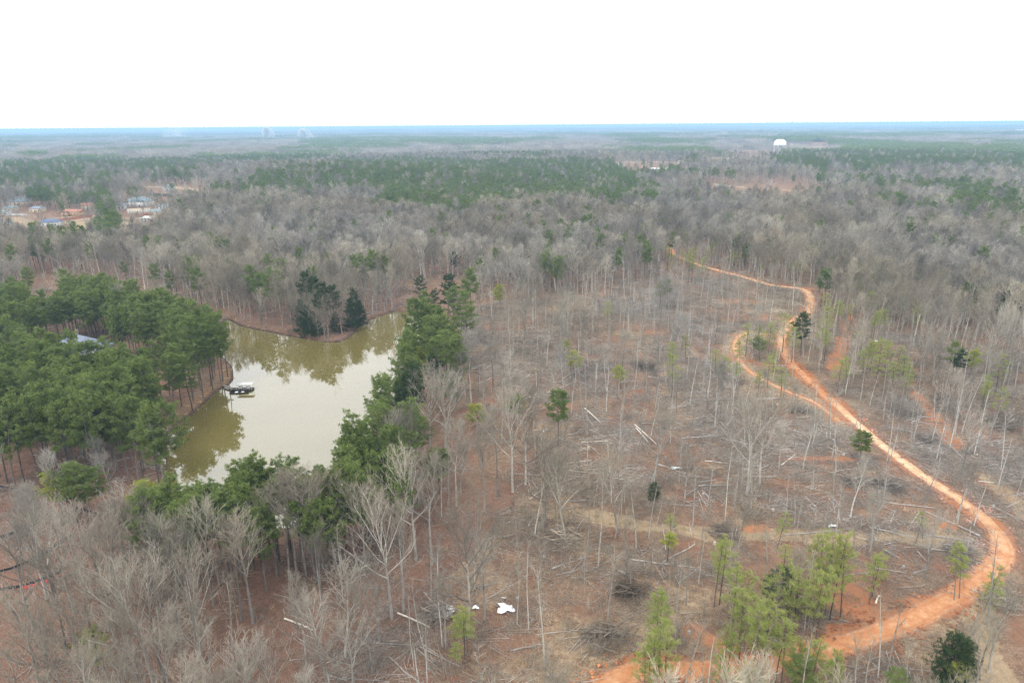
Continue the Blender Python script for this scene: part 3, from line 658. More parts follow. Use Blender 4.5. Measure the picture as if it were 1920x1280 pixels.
def at_top(lst, h, key, sc_=1.0, jit=0):
    for it in lst:
        px, py = it[0], it[1]; h0 = h if len(it) < 3 or it[2] is None else it[2]
        for dh in (0, -1, 1, -2, 2, -3, 3, -4, 4):      # a tree stands on land, so take the nearest height that puts its foot there
            hh = h0 + dh; x, y = hit(px, py, max(hh, 3))
            d_, _ = seg_dist(np.array([x]), np.array([y]), POND, True)
            if d_[0] > .8 and not in_poly(np.array([x]), np.array([y]), POND)[0]: break
        else: continue
       
        pines.append((x, y, it[3] if len(it) > 3 else key, hh))
# trees picked out one by one in the photograph (pixel of the crown's top, height)
at_top([(265, 903, 15, 'yellow'), (292, 925, 14, 'yellow'), (315, 893, 17), (338, 903, 16), (358, 908, 17), (385, 930, 18), (405, 915, 17), (425, 903, 18), (440, 925, 17), (455, 906, 18), (470, 852, 21), (487, 872, 19), (500, 880, 18), (470, 905, 17),
        (522, 866, 19), (546, 862, 20), (560, 890, 16), (590, 905, 18), (605, 935, 16), (616, 882, 19), (632, 868, 20), (640, 832, 21), (655, 805, 21), (650, 850, 19), (662, 778, 21), (676, 795, 20), (690, 830, 18), (700, 770, 19), (672, 822, 19), (715, 800, 17), (735, 815, 17), (705, 850, 18),
        (680, 880, 16), (728, 845, 17), (700, 905, 15), (748, 868, 15), (740, 760, 16), (765, 765, 15), (718, 758, 18), (694, 702, 20), (712, 682, 20), (685, 725, 20), (705, 730, 19), (664, 748, 20), (722, 712, 18), (755, 710, 16), (735, 650, 18), (752, 648, 19), (760, 668, 17), (790, 655, 16, 'yellow'), (815, 668, 15, 'dark'),
        (760, 575, 20), (775, 562, 20), (790, 560, 21), (800, 590, 19), (758, 605, 18), (772, 598, 20), (815, 580, 19), (830, 592, 19), (845, 610, 18), (855, 630, 17), (825, 620, 18), (805, 615, 18), (812, 598, 18), (786, 520, 17, 'dark'), (815, 545, 17, 'dark'), (836, 517, 21, 'dark'), (848, 540, 20), (862, 548, 19), (882, 505, 20), (872, 525, 19), (870, 575, 16),
        (820, 842, 11), (806, 848, 11), (770, 782, 14), (842, 708, 12), (600, 880, 17), (755, 620, 20), (728, 655, 17)], 19, 'pine')
at_top([(475, 500, 20), (484, 515, 17), (350, 480, 20), (368, 478, 19), (345, 492, 17), (428, 468, 14, 'dark'), (436, 488, 13, 'dark'), (513, 445, 17, 'dark'), (584, 440, 15, 'dark'), (596, 455, 13, 'dark'), (616, 436, 18, 'dark'), (735, 458, 16, 'dark'), (810, 440, 17, 'dark'), (500, 388, 14, 'dark'), (425, 408, 14, 'dark'), (925, 445, 16, 'dark'),
        (852, 475, 13, 'dark'), (975, 476, 15, 'dark'), (1005, 478, 15), (1020, 480, 16), (1035, 484, 15), (1060, 480, 16), (1050, 492, 14), (938, 536, 11, 'yellow'), (232, 490, 14), (571, 512, 21, 'dark'), (585, 520, 20, 'dark'), (606, 530, 20, 'dark'), (620, 538, 17, 'dark'), (595, 545, 18, 'dark'), (1180, 432, 16, 'dark'), (1205, 430, 15, 'dark'), (1075, 432, 14, 'dark'),
        (898, 425, 13, 'dark'), (1118, 458, 12, 'dark'), (1048, 733, 15, 'pine'), (963, 740, 9, 'pine'), (1000, 388, 14), (1030, 392, 14), (1240, 528, 13), (1254, 524, 14), (1242, 430, 13, 'dark'), (1365, 418, 14), (1300, 360, 15, 'dark'), (1310, 352, 15, 'dark')], 18, 'pine')
at_top([(1325, 378, 13), (1340, 388, 14), (1300, 398, 12), (1285, 428, 12), (1300, 483, 13), (1318, 484, 13), (1347, 438, 12), (1425, 435, 14), (1465, 423, 15, 'dark'), (1498, 430, 12), (1555, 505, 17, 'pine'), (1547, 510, 16, 'pine'), (1560, 548, 14), (1556, 575, 14), (1548, 598, 13), (1553, 618, 12), (1640, 480, 15), (1655, 485, 14, 'dark'), (1625, 510, 16),
        (1640, 515, 15), (1660, 505, 15), (1678, 512, 16, 'pine'), (1612, 522, 15), (1822, 530, 17, 'pine'), (1832, 538, 15, 'pine'), (1890, 545, 15, 'dark'), (1912, 550, 14, 'dark'), (1878, 560, 13, 'dark'), (1750, 452, 13), (1855, 420, 14, 'dark'), (1880, 435, 13, 'dark'), (1870, 450, 13, 'dark'), (1795, 398, 15, 'dark'), (1520, 350, 14, 'dark'), (1550, 350, 14, 'dark'),
        (1475, 590, 14), (1498, 595, 13), (1510, 590, 15, 'dark'), (1492, 612, 13), (1428, 635, 8, 'pine'), (1385, 680, 9), (1455, 655, 9), (1470, 690, 9), (1445, 670, 10), (1425, 695, 9), (1345, 655, 8), (1360, 668, 8), (1580, 672, 11), (1598, 668, 11), (1640, 640, 11), (1655, 636, 13), (1668, 640, 12), (1690, 648, 11), (1630, 655, 11), (1650, 665, 11), (1700, 668, 10),
        (1800, 640, 16, 'pine'), (1806, 655, 14, 'dark'), (1828, 655, 13, 'yellow'), (1755, 470, 12), (1720, 508, 12), (1078, 658, 9, 'yellow'), (1060, 638, 8, 'yellow'), (1140, 565, 11), (1165, 690, 7, 'yellow'), (1620, 810, 9, 'pine'), (900, 757, 9, 'yellow'), (1640, 590, 10), (870, 690, 8), (1255, 1000, 6, 'yellow')], 12, 'young')
at_top([(1352, 1005, 14), (1360, 1020, 12), (1385, 1065, 15), (1400, 1072, 13), (1452, 1068, 9, 'dark'), (1440, 1078, 12), (1488, 1062, 14), (1500, 1075, 12), (1526, 992, 13), (1545, 1000, 12), (1570, 1000, 16), (1582, 996, 17), (1600, 1010, 15), (1560, 1020, 14), (1540, 1070, 15), (1550, 1068, 14), (1530, 1078, 13), (1400, 1108, 13), (1412, 1115, 12), (1430, 1130, 15),
        (1445, 1126, 14), (1470, 1160, 12), (1480, 1168, 11), (1425, 1150, 12), (1245, 1112, 14), (1236, 1120, 12), (1240, 1160, 12), (1222, 1190, 11), (1256, 1178, 12), (1230, 1200, 11), (1214, 1215, 10), (1366, 1178, 8), (1372, 1190, 8), (1525, 1202, 8), (1535, 1198, 9), (1570, 1225, 9), (1520, 1238, 7, 'pine'), (1405, 1252, 8, 'yellow'), (1560, 1240, 8), (1490, 1205, 7), (1355, 1230, 9),
        (1812, 1022, 11), (1820, 1028, 10), (1650, 1035, 9), (1645, 1048, 9), (1465, 960, 8), (1475, 1020, 6), (868, 1138, 9), (856, 1150, 8), (875, 1150, 7), (852, 1210, 5), (1260, 965, 5), (1865, 1060, 9), (1870, 1085, 8), (1740, 960, 6), (1690, 1262, 6, 'pine'), (1800, 1240, 6, 'yellow')], 12, 'young')
at_top([(165, 1175, 10, 'young'), (150, 1182, 9, 'young'), (180, 1180, 9, 'young'), (100, 878, 13, 'young'), (120, 872, 13), (140, 868, 14), (150, 885, 12), (108, 888, 11, 'yellow')], 12, 'pine')
at_top([(563, 565, 13, 'cedar'), (575, 575, 12, 'cedar'), (588, 585, 10, 'cedar'), (628, 588, 8, 'cedar'), (655, 560, 13, 'cedar'), (664, 543, 16, 'cedar'), (672, 565, 12, 'cedar'), (1805, 1195, 9.5, 'cedar'), (1818, 1205, 8, 'cedar'), (1226, 905, 4, 'cedar')], 12, 'cedar')
at_top([(285, 640), (300, 632), (322, 648), (345, 640), (368, 658), (386, 642), (400, 615), (413, 604), (345, 668), (265, 655), (248, 668)], 19, 'pine')
at_top([(300, 915, 16), (328, 925, 16), (350, 935, 17), (372, 922, 17), (392, 905, 17), (412, 925, 17), (432, 940, 17), (452, 890, 19), (478, 930, 16), (505, 900, 17), (530, 895, 17), (552, 905, 17), (572, 895, 17), (585, 925, 16), (620, 905, 17), (635, 915, 16), (275, 918, 14, 'yellow'), (258, 930, 13, 'yellow'), (462, 868, 20), (484, 862, 20)], 17, 'pine')
PICKED = [(p[0], p[1]) for p in pines]
# planted stands of tall pines
X, Y = grid(60, 700, 4.1, .38)
_n = fbm(X, Y, 22, 44)
a = in_poly(X, Y, STAND_A) & shore_ok(X, Y) & ~in_poly(X, Y, YARD) & ~in_poly(X, Y, HOUSE_BOX)
b_ = (in_poly(X, Y, STAND_B) | in_poly(X, Y, STAND_P)) & shore_ok(X, Y) & ~in_poly(X, Y, HOUSE_BOX) & ~in_poly(X, Y, YARD) & (_n > .30)
for x, y, m in zip(X, Y, a * 1 + b_ * 2):
    if m and rng.random() < (.95 if m == 1 else .74): pines.append((x, y, 'pine', 20 + rng.random() * 4 if m == 1 else 18.5 + rng.random() * 4.5))
for poly, hh, f_ in ((G([(748, 578), (800, 556), (850, 585), (866, 630), (835, 662), (748, 650)], 18), 19, .75), (G([(668, 705), (735, 655), (785, 665), (790, 740), (765, 800), (740, 840), (752, 890), (650, 925), (605, 885), (645, 800)], 18), 19, .72),
                     (G([(255, 908), (330, 893), (420, 903), (470, 862), (560, 868), (640, 880), (620, 945), (400, 950), (240, 940)], 18), 18, .75)):
    X, Y = grid(60, 400, 4.4, .4); k = in_poly(X, Y, poly) & shore_ok(X, Y, .8) & (rng.random(X.shape) < f_)
    for x, y in zip(X[k], Y[k]):
        if all(math.hypot(p[0] - x, p[1] - y) > 2.8 for p in pines): pines.append((x, y, 'pine' if rng.random() < .85 else 'dark', hh * rng.uniform(.85, 1.08)))
# young pines scattered through the thinned wood on the right
X, Y = grid(120, 560, 7.5, .5); pxb, pyb = project(X, Y, terrain(X, Y)); k = (pxb > 1230) & (pxb < 1960) & (pyb > 430) & (pyb < 800) & road_ok(X, Y, 3) & (rng.random(X.shape) < .42 * np.clip((fbm(X, Y, 40, 66) - .44) * 5, 0, 1))
pines += [(x, y, 'young', rng.uniform(8, 14)) for x, y in zip(X[k], Y[k])][:110]
# bare woods
NOBARE = [[(425, 600), (600, 636), (735, 590), (765, 500), (885, 495), (890, 620), (830, 660), (745, 720), (745, 900), (650, 950), (500, 960), (300, 950), (235, 900), (300, 840), (440, 700)],
          [(-300, 560), (0, 570), (60, 490), (130, 495), (260, 515), (420, 565), (430, 700), (330, 800), (305, 930), (210, 900), (-300, 900)]]
def warped(px, py, x, y, poly):
    k = np.clip((py - 235) / 120, .1, 1.2)
    return in_poly(px + 50 * (fbm(x, y, 90, 63) - .5), py + 42 * k * (fbm(x, y, 70, 64) - .5), poly)
ROADV = [(px, py) for px, py in ROAD_PX if py < 620]
def covers(x, y, h, polys, fs=(.0, .35, .7, 1.0)):
    z = terrain(x, y); b = np.zeros(x.shape, bool)
    for f in fs:
        px, py = project(x, y, z + h * f)
        for k in polys: b |= in_poly(px, py, k)
    return b
def hides_road(x, y, h):
    z = terrain(x, y); b = np.zeros(x.shape, bool)
    for f in (.25, .5, .75, .95):
        px, py = project(x, y, z + h * f); d, _ = seg_dist(px, py, ROADV); b |= d < 9
    return b
FOREL = G([(-300, 880), (0, 900), (230, 900), (420, 1010), (640, 1010), (760, 960), (860, 900), (900, 960), (840, 1100), (700, 1190), (640, 1400), (-300, 1400)])
OPENR = G([(700, 860), (860, 880), (880, 940), (700, 1000)])
def bare_density(x, y):
    px, py = project(x, y, terrain(x, y)); r = np.hypot(x, y)
    d = np.full(x.shape, .88)
    cl = in_poly(x, y, CLEAR); d[cl] = .04
    rt = cl & (px > 1560) & (py < 720); d[rt] = .2
    d[~cl & (py > 640) & (px > 640) & (px < 1010)] = .17
    fl = in_poly(x, y, FOREL); d[fl] = .15; d[fl & (px < 480)] = .23
    d[in_poly(x, y, STAND_A)] = .02; d[in_poly(x, y, STAND_B)] = .05; d[in_poly(x, y, STAND_P)] = .1
    d[in_poly(x, y, YARD) | in_poly(x, y, HOUSE_BOX)] = .0
    d[covers(x, y, 17, KEEPOUT)] *= .03; d[covers(x, y, 17, NOBARE, (.45, .7, .95))] *= .04; d[hides_road(x, y, 16)] *= .25
    rd, _ = seg_dist(x, y, ROAD2); d[rd < 5] = 0; rd, _ = seg_dist(x, y, TRACK); d[rd < 4] = 0
    return d * np.clip(.15 + 1.7 * (fbm(x, y, 26, 17)), 0, 2)
X, Y = grid(60, 720, 5.0); ok = (rng.random(X.shape) < bare_density(X, Y)) & shore_ok(X, Y, 1.0); X, Y = X[ok], Y[ok]
px18, py18 = project(X, Y, terrain(X, Y) + 17)
isg = np.zeros(X.shape, bool)
for g_ in GREEN: isg |= warped(px18, py18, X, Y, g_)
isg = np.where(isg, rng.random(X.shape) < .8, (~in_poly(X, Y, CLEAR)) & (py18 < 530) & (rng.random(X.shape) < .022 + .12 * (fbm(X, Y, 70, 58) > .64)))
bares = [(x, y) for x, y, g_ in zip(X, Y, isg) if not g_]
for x, y, g_ in zip(X, Y, isg):
    if g_: pines.append((x, y, 'dark' if rng.random() < .5 else 'pine', 16 + rng.random() * 4))
# single large bare trees seen in the photograph (foot or crown top)
HERO = [(720, 950, 21, 0), (745, 960, 19, 1), (870, 968, 22, 5), (905, 1000, 17, 2), (1418, 762, 21, 0), (1440, 770, 18, 5), (800, 858, 22, 1), (770, 870, 20, 0), (765, 780, 19, 0), (735, 790, 18, 5), (800, 705, 20, 0), (830, 718, 19, 5),
        (960, 750, 22, 0), (930, 765, 21, 1), (985, 755, 20, 2), (1020, 830, 19, 5), (905, 800, 19, 1), (1065, 860, 18, 3), (550, 885, 21, 1), (535, 890, 20, 6), (520, 900, 20, 4), (425, 985, 18, 4), (445, 968, 20, 1), (300, 980, 21, 1), (330, 985, 21, 2), (275, 1000, 19, 0), (190, 985, 19, 1),
        (165, 1000, 18, 5), (245, 1075, 20, 0), (270, 1075, 19, 5), (370, 950, 19, 1), (40, 930, 20, 1), (60, 940, 18, 2), (100, 980, 17, 5), (30, 1130, 16, 5), (60, 1160, 14, 0), (120, 1120, 17, 2), (130, 820, 12, 5), (160, 830, 13, 3), (610, 890, 19, 1), (1165, 855, 17, 3), (1230, 770, 18, 3), (1520, 770, 15, 6), (1690, 760, 12, 5), (1895, 1090, 16, 1), (980, 500, 19, 1),
        (1000, 520, 20, 5), (1065, 530, 19, 0), (1090, 560, 18, 1), (1170, 620, 15, 6), (560, 1130, 11, 5), (650, 1170, 12, 5), (450, 1210, 12, 5), (500, 1230, 12, 0), (300, 1190, 14, 5), (1290, 850, 12, 5), (1860, 1160, 12, 1), (1505, 1030, 12, 4), (1470, 800, 12, 4), (500, 925, 17, 1), (575, 925, 18, 5), (670, 920, 17, 5), (235, 930, 14, 5), (215, 950, 15, 1), (250, 960, 16, 0),
        (140, 1060, 17, 1), (200, 1100, 16, 5), (20, 1010, 18, 5), (80, 1040, 18, 1), (340, 1060, 17, 0), (10, 1200, 14, 2), (90, 1210, 12, 5), (230, 1150, 16, 1), (700, 1060, 14, 5), (830, 1080, 13, 1)]
heroes = []
for px, py, h, v in HERO:
    x, y = hit(px, py, h)
    if shore_ok(np.array([x]), np.array([y]), .3)[0]: heroes.append((x, y, v, h))
hp = np.array([(h[0], h[1]) for h in heroes])
bares = [b for b in bares if np.min(np.hypot(hp[:, 0] - b[0], hp[:, 1] - b[1])) > 3.0]
# slender poles in the thinned ground and along its edges
X, Y = grid(60, 520, 4.2); pxb, pyb = project(X, Y, terrain(X, Y)); cl = in_poly(X, Y, CLEAR)
dens = np.where(cl, .34, .08); dens = np.where(cl & (pxb > 1560) & (pyb < 760), .42, dens); dens = np.where(cl & (pyb < 680), .46, dens); dens = np.where(~cl & in_poly(X, Y, FOREL), .13, dens); dens = np.where(covers(X, Y, 13, NOBARE, (.6, .95)), 0, dens)
dens = np.where(in_poly(X, Y, STAND_A) | in_poly(X, Y, STAND_B) | in_poly(X, Y, YARD) | in_poly(X, Y, HOUSE_BOX), 0, dens)
ok = (rng.random(X.shape) < dens * (.5 + fbm(X, Y, 25, 19))) & shore_ok(X, Y, 1) & road_ok(X, Y); polesp = list(zip(X[ok], Y[ok]))

# ------------------------------------------------------------------ labels that single trees out
LM = [('the wooden pond dock', 445, 735), ('the metal-roofed house', 158, 650), ('the far-bank cedars', 620, 610), ('the earthen dam', 500, 1040), ('the white plastic sheets', 900, 1145),
      ('the lower road bend', 1880, 1030), ('the upper road fork', 1505, 545), ('the small dirt loop', 1385, 650), ('the black silt fence', 70, 935), ('the round dark cedar', 1805, 1265), ('the lone round pine', 1050, 795),
      ('the red barrier mesh', 80, 1085), ('the pale road stretch', 1640, 820), ('the crossed white logs', 1200, 830), ('the dark slash heap', 1880, 790), ('the steep red cut bank', 1540, 862), ('the thin young pines', 1450, 1200),
      ('the orange road end', 1190, 1270), ('the pondside pines', 700, 860), ('the straw track', 1300, 995), ('the red clay patch', 1585, 640), ('the hilltop woods', 600, 420), ('the pond inlet', 745, 590), ('the midslope clearing', 1100, 680), ('the grey stem woods', 1780, 560), ('the blue-roofed house', 95, 430),
      ('the road top', 1340, 420), ('the green pine belt', 900, 400), ('the felled timber', 1400, 580), ('the eroded gully bank', 230, 880), ('the leaf-strewn slope', 700, 1120), ('the brown thicket', 850, 760)]
LMW = [hit(px, py) for _, px, py in LM]
ORD = ['first', 'second', 'third', 'fourth', 'fifth', 'sixth', 'seventh', 'eighth', 'ninth', 'tenth', 'eleventh', 'twelfth', 'thirteenth', 'fourteenth', 'fifteenth', 'sixteenth', 'seventeenth', 'eighteenth', 'nineteenth', 'twentieth']
def ordn(i): return ORD[i] if i < 20 else '%dth' % (i + 1)
def make_labels(items, noun):
    """items: (x, y, trait). A label from the tree's look, the landmark it stands by, the side of it, and its rank among those alike."""
    cells = {}
    for i, (x, y, tr) in enumerate(items):
        k = min(range(len(LM)), key=lambda q: math.hypot(LMW[q][0] - x, LMW[q][1] - y)); lx, ly = LMW[k]
        d = math.hypot(x, y) - math.hypot(lx, ly); s = (math.atan2(x, y) - math.atan2(lx, ly)) * math.hypot(lx, ly)
        side = ('beyond' if d > 0 else 'in front of') if abs(d) > abs(s) else ('right of' if s > 0 else 'left of')
        cells.setdefault((tr, k, side), []).append((math.atan2(x, y), i))
    out = [None] * len(items)
    for (tr, k, side), L in cells.items():
        L.sort(); n = len(L)
        for j, (_, i) in enumerate(L):
            nm = LM[k][0]
            out[i] = '%s %s %s %s' % (tr, noun, side, nm) if n == 1 else '%s %s %s %s, %s from left' % (tr, noun, side, nm, ordn(j))
    return out
def in_view(x, y, h):
    px, py = project(np.array([x]), np.array([y]), np.array([tz(x, y) + h * .6])); return -60 < px[0] < 1980 and -40 < py[0] < 1400
def split(items, n):
    """nearest n in view, and the rest"""
    vis = [it for it in items if in_view(it[0], it[1], 15)]; vis.sort(key=lambda t: math.hypot(t[0], t[1])); return vis[:n], vis[n:] + [it for it in items if not in_view(it[0], it[1], 15)]
def put(name, cat, group, lab, x, y, rz, s, tm, cm, leanx=0):
    o = thing(name, lab, cat, (x, y, tz(x, y)), rz, group); o.scale = s; o.rotation_euler = (leanx, 0, rz)
    link('trunk', tm, o); link('crown', cm, o); return o
# bare trees
bt = [(x, y, v, h) for x, y, v, h in heroes] + [(x, y, int(rng.choice(12, p=[.11, .11, .07, .07, .09, .08, .10, .08, .08, .07, .07, .07])), None) for x, y in bares]
hero_set = set((h[0], h[1]) for h in heroes)
near_b, far_b = split(bt, 300)
labs = make_labels([(x, y, BARE[v][0]) for x, y, v, h in near_b], 'bare grey tree')
for (x, y, v, h), lab in zip(near_b, labs):
    H = BARE_SPEC[v][1]['H']; s = (h / H) if h else rng.uniform(.52, .85) * (1 if y < 135 else 1.08)
    put('bare_tree', 'bare tree', 'leafless grey hardwood trees', lab, x, y, rng.random() * 6.28, (s * rng.uniform(.9, 1.1), s * rng.uniform(.9, 1.1), s), BARE[v][1], BARE[v][2])
# poles
pl = [(x, y, int(rng.integers(7))) for x, y in polesp]; near_p, far_p = split(pl, 300)
labs = make_labels([(x, y, POLES[v][0]) for x, y, v in near_p], 'slender leafless stem')
for (x, y, v), lab in zip(near_p, labs):
    s = rng.uniform(.6, 1.1); put('slender_tree', 'slender tree', 'slender trees left standing in the thinned wood', lab, x, y, rng.random() * 6.28, (s, s, s), POLES[v][1], POLES[v][2])
# green trees
FAM = {'pine': (PINE, 'green pine', 'tall green pines', 'pine_tree', 'pine tree'), 'dark': (PINE_D, 'dark green pine', 'dark green pines', 'pine_tree', 'pine tree'), 'yellow': (PINE_Y, 'yellow-green pine', 'yellowing pines', 'pine_tree', 'pine tree'),
       'young': (YOUNG, 'young yellow-green pine', 'slim young pines', 'young_pine', 'young pine'), 'cedar': (CEDAR, 'dark cedar', 'dark cedars', 'cedar_tree', 'cedar tree')}
singles = [p for p in pines if p[2] in ('young', 'cedar', 'yellow')]; rest = [p for p in pines if p[2] in ('pine', 'dark')]
picked = set(PICKED); rest.sort(key=lambda p: math.hypot(p[0], p[1]) * (.6 if (p[0], p[1]) in picked else 1))
near_g = [p for p in rest if in_view(p[0], p[1], 15)][:300]; _ng = set(id(p) for p in near_g); far_g = [p for p in rest if id(p) not in _ng]
for fam in FAM:
    L = [p for p in (near_g + singles) if p[2] == fam]; V = FAM[fam][0]; vi = [int(rng.integers(len(V))) for _ in L]
    if fam == 'cedar': vi = [0 if p[3] < 10 else 1 + (i % 2) for i, p in enumerate(L)]
    labs = make_labels([(p[0], p[1], V[v][0]) for p, v in zip(L, vi)], FAM[fam][1])
    HS = {'pine': PINE_SPEC, 'dark': PINE_SPEC, 'yellow': PINE_SPEC, 'young': YOUNG_SPEC}
    for p, v, lab in zip(L, vi, labs):
        H = HS[fam][v][1]['H'] if fam in HS else 12.0; s = p[3] / H; sx = s ** .4 * (1.22 if fam == 'young' and p[1] > 190 else .98) if fam != 'cedar' else s ** .8
        put(FAM[fam][3], FAM[fam][4], FAM[fam][2], lab, p[0], p[1], rng.random() * 6.28, (sx, sx, s), V[v][1], V[v][2])
# ------------------------------------------------------------------ the woods beyond, one object per kind of wood
fb = [(x, y, tz(x, y)) for x, y, *_ in far_b]; n = len(fb)
scatter('distant_bare_woods', 'grey leafless woods beyond the pond and clearing', 'woods', fb, [(it[2]) for it in far_b], rng.random(n) * 6.28, rng.uniform(.6, 1.02, n), BARE_J)
fp = [(x, y, tz(x, y)) for x, y, v in far_p]; n = len(fp)
scatter('distant_thicket', 'thin grey stems thickening the woods beyond the clearing', 'woods', fp, rng.integers(0, 5, n), rng.random(n) * 6.28, rng.uniform(.6, 1.1, n), POLES_J)
X, Y = grid(720, 1750, 7.2); Z = terrain(X, Y); pxt, pyt = project(X, Y, Z + 16); pxb, pyb = project(X, Y, Z)
ok = (rng.random(X.shape) < np.clip(.35 + .9 * fbm(X, Y, 60, 18), 0, 1))
ok &= ~covers(X, Y, 15, KEEPOUT) | (rng.random(X.shape) < np.where(np.hypot(X, Y) > 1100, .16, .05))
isg = np.zeros(X.shape, bool)
for g_ in GREEN: isg |= warped(pxt, pyt, X, Y, g_)
nz = fbm(X, Y, 130, 55); isg = np.where(isg, rng.random(X.shape) < .72, (nz > .62) & (rng.random(X.shape) < .7) | (rng.random(X.shape) < .05))
gi = ok & isg; bi = ok & ~isg
P_ = [(x, y, z) for x, y, z in zip(X[gi], Y[gi], Z[gi])] + [(x, y, tz(x, y)) for x, y, *_ in far_g]; n = len(P_)
scatter('distant_pine_woods', 'green pine belts and scattered pines beyond the grey woods', 'woods', P_, rng.integers(0, 6, n), rng.random(n) * 6.28, rng.uniform(.7, 1.0, n), PINE_J)
P_ = np.stack([X[bi], Y[bi], Z[bi]], 1); n = len(P_)
scatter('distant_hill_woods', 'grey leafless woods on the hills past the houses', 'woods', P_, rng.integers(0, 12, n), rng.random(n) * 6.28, rng.uniform(.6, 1.0, n), BARE_J)
pts = []; vi = []; sl = []
for r0, r1, st, s0 in ((1730, 3600, 38, 1.0), (3600, 7500, 62, 1.6), (7500, 16000, 130, 3.2)):
    X, Y = grid(r0, r1, st, .5); Z = terrain(X, Y); pxt, pyt = project(X, Y, Z + 14); pxb, pyb = project(X, Y, Z); ok = np.ones(X.shape, bool)
    ok &= ~covers(X, Y, 15, KEEPOUT) | (rng.random(X.shape) < np.where(np.hypot(X, Y) > 1100, .16, .05))
    isg = np.zeros(X.shape, bool)
    for g_ in GREEN: isg |= warped(pxt, pyt, X, Y, g_)
    isg = (isg & (rng.random(X.shape) < .75)) | (fbm(X, Y * .5, 260, 57, 4) + .12 * (rng.random(X.shape) - .5) > .60)
    X, Y, Z, isg = X[ok], Y[ok], Z[ok], isg[ok]
    pts.append(np.stack([X, Y, Z], 1)); vi.append(np.where(isg, rng.integers(4, 7, X.shape), rng.integers(0, 4, X.shape))); q = rng.uniform(.85, 1.1, X.shape)
    sl.append(np.stack([q * s0, q * s0, q * (1 if s0 < 2 else 1.15)], 1))
pts = np.concatenate(pts); n = len(pts)
scatter('horizon_woods', 'hazy blue-grey woods reaching to the horizon', 'woods', pts, np.concatenate(vi), rng.random(n) * 6.28, np.concatenate(sl), PATCH)

# ------------------------------------------------------------------ slash, brush and logs on the thinned ground
def slash_mesh(seed, n=46, R0=2.6, zt=.5, r=(.012, .05), L=(.5, 2.6), flat_=.16):
    g = np.random.default_rng(seed); c = np.stack([g.normal(0, R0 * .55, n), g.normal(0, R0 * .55, n), g.random(n) ** 2 * zt + .03], 1)
    base = g.random() * 6.28; a = base + g.normal(0, .7, n); l = g.uniform(*L, n); d = nrm(np.stack([np.cos(a), np.sin(a), g.normal(0, flat_, n)], 1)); rr_ = g.uniform(*r, n)
    mb = MB(); mb.segs(c - d * l[:, None] / 2, c + d * l[:, None] / 2, rr_, rr_ * .4, 3, 0); return mb
def brush_mesh(seed, n=16, H=2.6):
    g = np.random.default_rng(seed); b = np.stack([g.normal(0, .9, n), g.normal(0, .9, n), np.zeros(n)], 1); d = nrm(np.stack([g.normal(0, .22, n), g.normal(0, .22, n), np.ones(n)], 1)); h = g.uniform(.5, 1, n) * H
    mb = MB(); t = b + d * h[:, None]; mb.segs(b, t, .022, .008, 3)
    for k in range(5):
        f = g.uniform(.3, 1, n)[:, None]; q = b + (t - b) * f; e = q + nrm(d + g.normal(0, .5, (n, 3))) * g.uniform(.3, .8, n)[:, None]; mb.segs(q, e, .011, .005, 3)
    return mb
SL = [slash_mesh(700 + i, zt=[.4, .7, .3, .9, .4, .5][i]).mesh('slash', M['slash']) for i in range(6)]
SL += [slash_mesh(710 + i, n=12, R0=3.2, r=(.03, .085), L=(2, 6), flat_=.06).mesh('slash', M['log']) for i in range(3)]
X, Y = grid(60, 430, 1.5, .5); cl = in_poly(X, Y, CLEAR)
cla, stw, *_ = cover(X, Y); dens = np.where(cl, .20 + .9 * np.clip((fbm(X, Y, 16, 77) - .42) * 3, 0, 1), .10); dens = dens * np.clip(1.1 - 1.0 * stw - 1.2 * cla, .04, 1)
ok = (rng.random(X.shape) < dens * 1.15) & shore_ok(X, Y, .5) & road_ok(X, Y, 3.2); X, Y = X[ok], Y[ok]; n = len(X)
vi = np.where(rng.random(n) < .86, rng.integers(0, 6, n), rng.integers(6, 9, n))
scatter('logging_slash', 'broken grey branches and slash strewn over the thinned ground', 'slash', np.stack([X, Y, terrain(X, Y)], 1), vi, rng.random(n) * 6.28, rng.uniform(.5, 1.15, n), SL)
BR = [brush_mesh(720 + i, n=[14, 20, 10][i], H=[2.2, 3.4, 1.5][i]).mesh('brush', M['twig']) for i in range(3)]
X, Y = grid(60, 430, 2.4, .5); cl = in_poly(X, Y, CLEAR); fl = in_poly(X, Y, FOREL)
cla, stw, *_ = cover(X, Y); dens = np.where(cl, .26, .16) + .3 * np.clip((fbm(X, Y, 20, 78) - .5) * 4, 0, 1); dens = np.where(in_poly(X, Y, STAND_A) | in_poly(X, Y, STAND_B) | in_poly(X, Y, YARD) | in_poly(X, Y, HOUSE_BOX), .02, dens)
ok = (rng.random(X.shape) < dens * np.clip(1.1 - 1.3 * cla, .02, 1)) & shore_ok(X, Y, .6) & road_ok(X, Y, 3.0); X, Y = X[ok], Y[ok]; n = len(X)
scatter('undergrowth', 'thin leafless brush and saplings growing up through the slash', 'undergrowth', np.stack([X, Y, terrain(X, Y)], 1), rng.integers(0, 3, n), rng.random(n) * 6.28, rng.uniform(.5, 1.2, n), BR)
def tuft_mesh(seed, n=26, H=.7):
    g = np.random.default_rng(seed); b = np.stack([g.normal(0, .4, n), g.normal(0, .4, n), np.zeros(n)], 1); t = b + nrm(np.stack([g.normal(0, .45, n), g.normal(0, .45, n), np.ones(n)], 1)) * (g.uniform(.5, 1, n) * H)[:, None]
    mb = MB(); mb.tris(b - [.04, 0, 0], b + [.04, 0, 0], t); return mb
M['dry_grass'] = bark_mat('dry_grass', (.36, .27, .15), (.46, .37, .22), (.28, .20, .11))
X, Y = grid(60, 420, 1.9, .5); cla, stw, *_ = cover(X, Y); pd_, _ = seg_dist(X, Y, POND, True)
